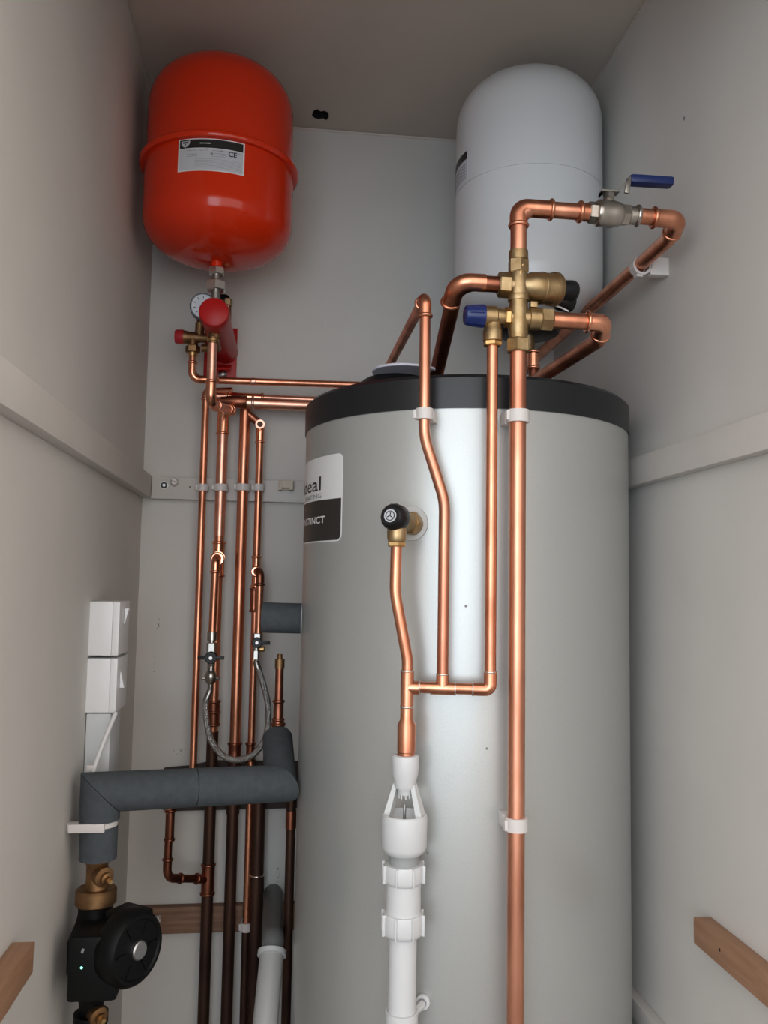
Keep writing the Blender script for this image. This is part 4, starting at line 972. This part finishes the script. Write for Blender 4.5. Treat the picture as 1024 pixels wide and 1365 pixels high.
lathe(fc + md * (-.005), md, [(0, .0130), (.006, .0128), (.0075, .0110)], 28).build('vent_screw', STEEL, mt, label='silver slotted vent screw')
for k in range(6):
    a2, u2, v2_ = frame(md); th = 2 * PI * k / 6; dv = u2 * math.cos(th) + v2_ * math.sin(th); w_ = md.cross(dv)
    box(fc - md * .004 + dv * .028, (.018, .004, .003), Matrix((dv, w_, md)).transposed(), .0008).build('motor_rib', BLKM, mt)
# control box
bz = [0.7179, 0.6327]
cxm, cxp = -0.2715, -0.2061
bb = box(((cxm + cxp) / 2, 1.250, (bz[0] + bz[1]) / 2), (cxp - cxm, .060, bz[0] - bz[1]), None, .006).build('control_box', BLKM, t)
l_ = V((-0.2528, 1.2195, 0.6783)); lathe((l_.x, 1.2205, l_.z), (0, -1, 0), [(0, .0018), (.001, .0015)], 12).build('status_light', LED, bb, label='green status light')
l_ = V((-0.2523, 1.2195, 0.7000)); box((l_.x, 1.2205, l_.z), (.0035, .002, .006), Matrix.Rotation(.3, 3, 'Y'), .0006).build('button', PRG, bb)
for s, p_ in ((1, (-0.1662, 1.2600, 0.7309)), (-1, (-0.1914, 1.2700, 0.7309))): lathe(V(p_), md, [(-.008, .0035), (0, .0035)], 8).build('cover_bolt', STEEL, t) if s < 0 else None
box(V((-0.2015, 1.2700, 0.7241)), (.05, .045, .02), Matrix.Rotation(-.6, 3, 'Z'), .004).build('terminal_shoulder', BLKM, t)
# valve below the pump
t = thing('lower_pump_valve', 'brass valve spindle just under the black pump at the frame edge', 'valve', (ix0, iy0, v3 - .06))
lathe((ix0, iy0, v3 - .055), (0, 0, 1), [(0, .015), (.030, .015), (.032, .024), (.046, .024)], 24).build('body', BLKM, t)
so = V((ix0, iy0, 0.5842)); lathe(so, sp_, [(0, .012), (.018, .0125), (.020, .0135), (.025, .013), (.026, .007), (.032, .007)], 20).build('spindle', BRASSD, t)
lathe(so + sp_ * .032, sp_, [(0, .004), (.006, .0035)], 12).build('spindle_tip', BRASSB, t)
sweep([(ix0, iy0, v3 - .05), (ix0, iy0, .3)], .014, 0, 20).build('pipe', COPD, t)

# ------------------------------------------------------------------ electrical boxes on left wall
def switch_box(zt_, zb_, y0, lbl, rock):
    o = thing('switch_box', lbl, 'switch', (XL, y0 + .043, zb_))
    h = zt_ - zb_; w_ = .086
    box((XL + .0175, y0 + w_ / 2, (zt_ + zb_) / 2), (.035, w_, h), None, .0010).build('back_box', SWITCH, o)
    box((XL + .0351 + .00525, y0 + w_ / 2, (zt_ + zb_) / 2), (.0105, w_, h), None, .0010).build('face_plate', SWITCH, o)
    # rocker wedge
    ym = y0 + rock[0]; zc_ = (zt_ + zb_) / 2 + rock[1]; x0 = XL + .0463
    m_ = MB(); t_, b_ = (.0065, .0012) if rock[2] else (.0012, .0065)
    vs = []
    for yy in (ym - .008, ym + .008): vs += [(x0, yy, zc_ - .012), (x0 + b_, yy, zc_ - .012), (x0 + t_, yy, zc_ + .012), (x0, yy, zc_ + .012)]
    m_.add(vs, [(0, 1, 2, 3), (7, 6, 5, 4), (0, 4, 5, 1), (1, 5, 6, 2), (2, 6, 7, 3), (3, 7, 4, 0)]); m_.build('rocker', SWITCH, o, ang=20)
    return o
YS = 1.372
switch_box(1.1621, 1.0787, YS, 'upper of two white surface switch boxes on the left wall', (.045, .018, True))
switch_box(1.0741, 0.9916, YS, 'lower of two white surface switch boxes on the left wall', (.030, .006, False))
zt0, zt1 = 0.9899, 0.8436
o = box((XL + .0195, YS + .045, (zt0 + zt1) / 2), (.037, .080, zt0 - zt1 - .001), None, .002).build('cable_trunking', mat('greyed_white_plastic', (.55, .57, .58), .45)); tag(o, 'pale grey-white boxed trunking directly below the lower switch box', 'trunking')
cp_ = [V((-0.2489, 1.3520, 0.9923)), V((-0.2583, 1.3450, 0.9599)), V((-0.2660, 1.3350, 0.9331)), V((-0.2705, 1.3250, 0.9112)), V((-0.2709, 1.3180, 0.8804)) + V((-.004, 0, 0))]
cp_[0].y = 1.366
o = thing('pump_cable', 'pale flat cable slanting down from the switch boxes to the left wall', 'cable', cp_[-1])
sweep(spline(cp_), .0036, 0, 10).build('sheath', CABLE, o)
box(cp_[3] + V((-.005, .004, .006)), (.010, .009, .009), None, .001).build('cable_clip', CLIP, o)

# ------------------------------------------------------------------ grey drain pipe near the bottom
g0 = V((0.0002, 1.5200, 0.5665)); g1 = V((-0.0091, 1.4300, 0.4694)); gd = (g1 - g0).normalized()
t = thing('drain_pipe', 'dull white drain pipe leaning forward from a grey socket, bottom left of the cylinder', 'pipe', g1)
sweep([g0, g0 + gd * .45], .0205, 0, 28).build('pipe', mat('dull_white_pvc', (.42, .42, .41), .4), t)
m_ = tubewall(g0 + gd * .004, gd, -.004, .004, .0245, .020, 32); m_.build('socket_rim', PVC, t)
sweep([g0 + gd * .002, g0 - gd * .020, V((.000, 1.60, g0.z + .006)), V((-.001, YB - .002, g0.z - .01))], .0192, .02, 28).build('socket', PVCD, t)

# repeats of one kind share a group
for kind, phrase in (('pipe_clip', 'white plastic pipe clips'), ('copper_riser', 'copper risers on the back wall'), ('dark_riser', 'dark old risers low on the left'), ('switch_box', 'white switch boxes on the left wall'),
                     ('filling_loop_valve', 'filling loop valves'), ('shelf_bearer', 'bare wooden shelf bearers'), ('clip_stub', 'broken clip bases on the battens')):
    for o in SC.objects:
        if o.parent is None and o.name.split('.')[0] == kind: o['group'] = phrase
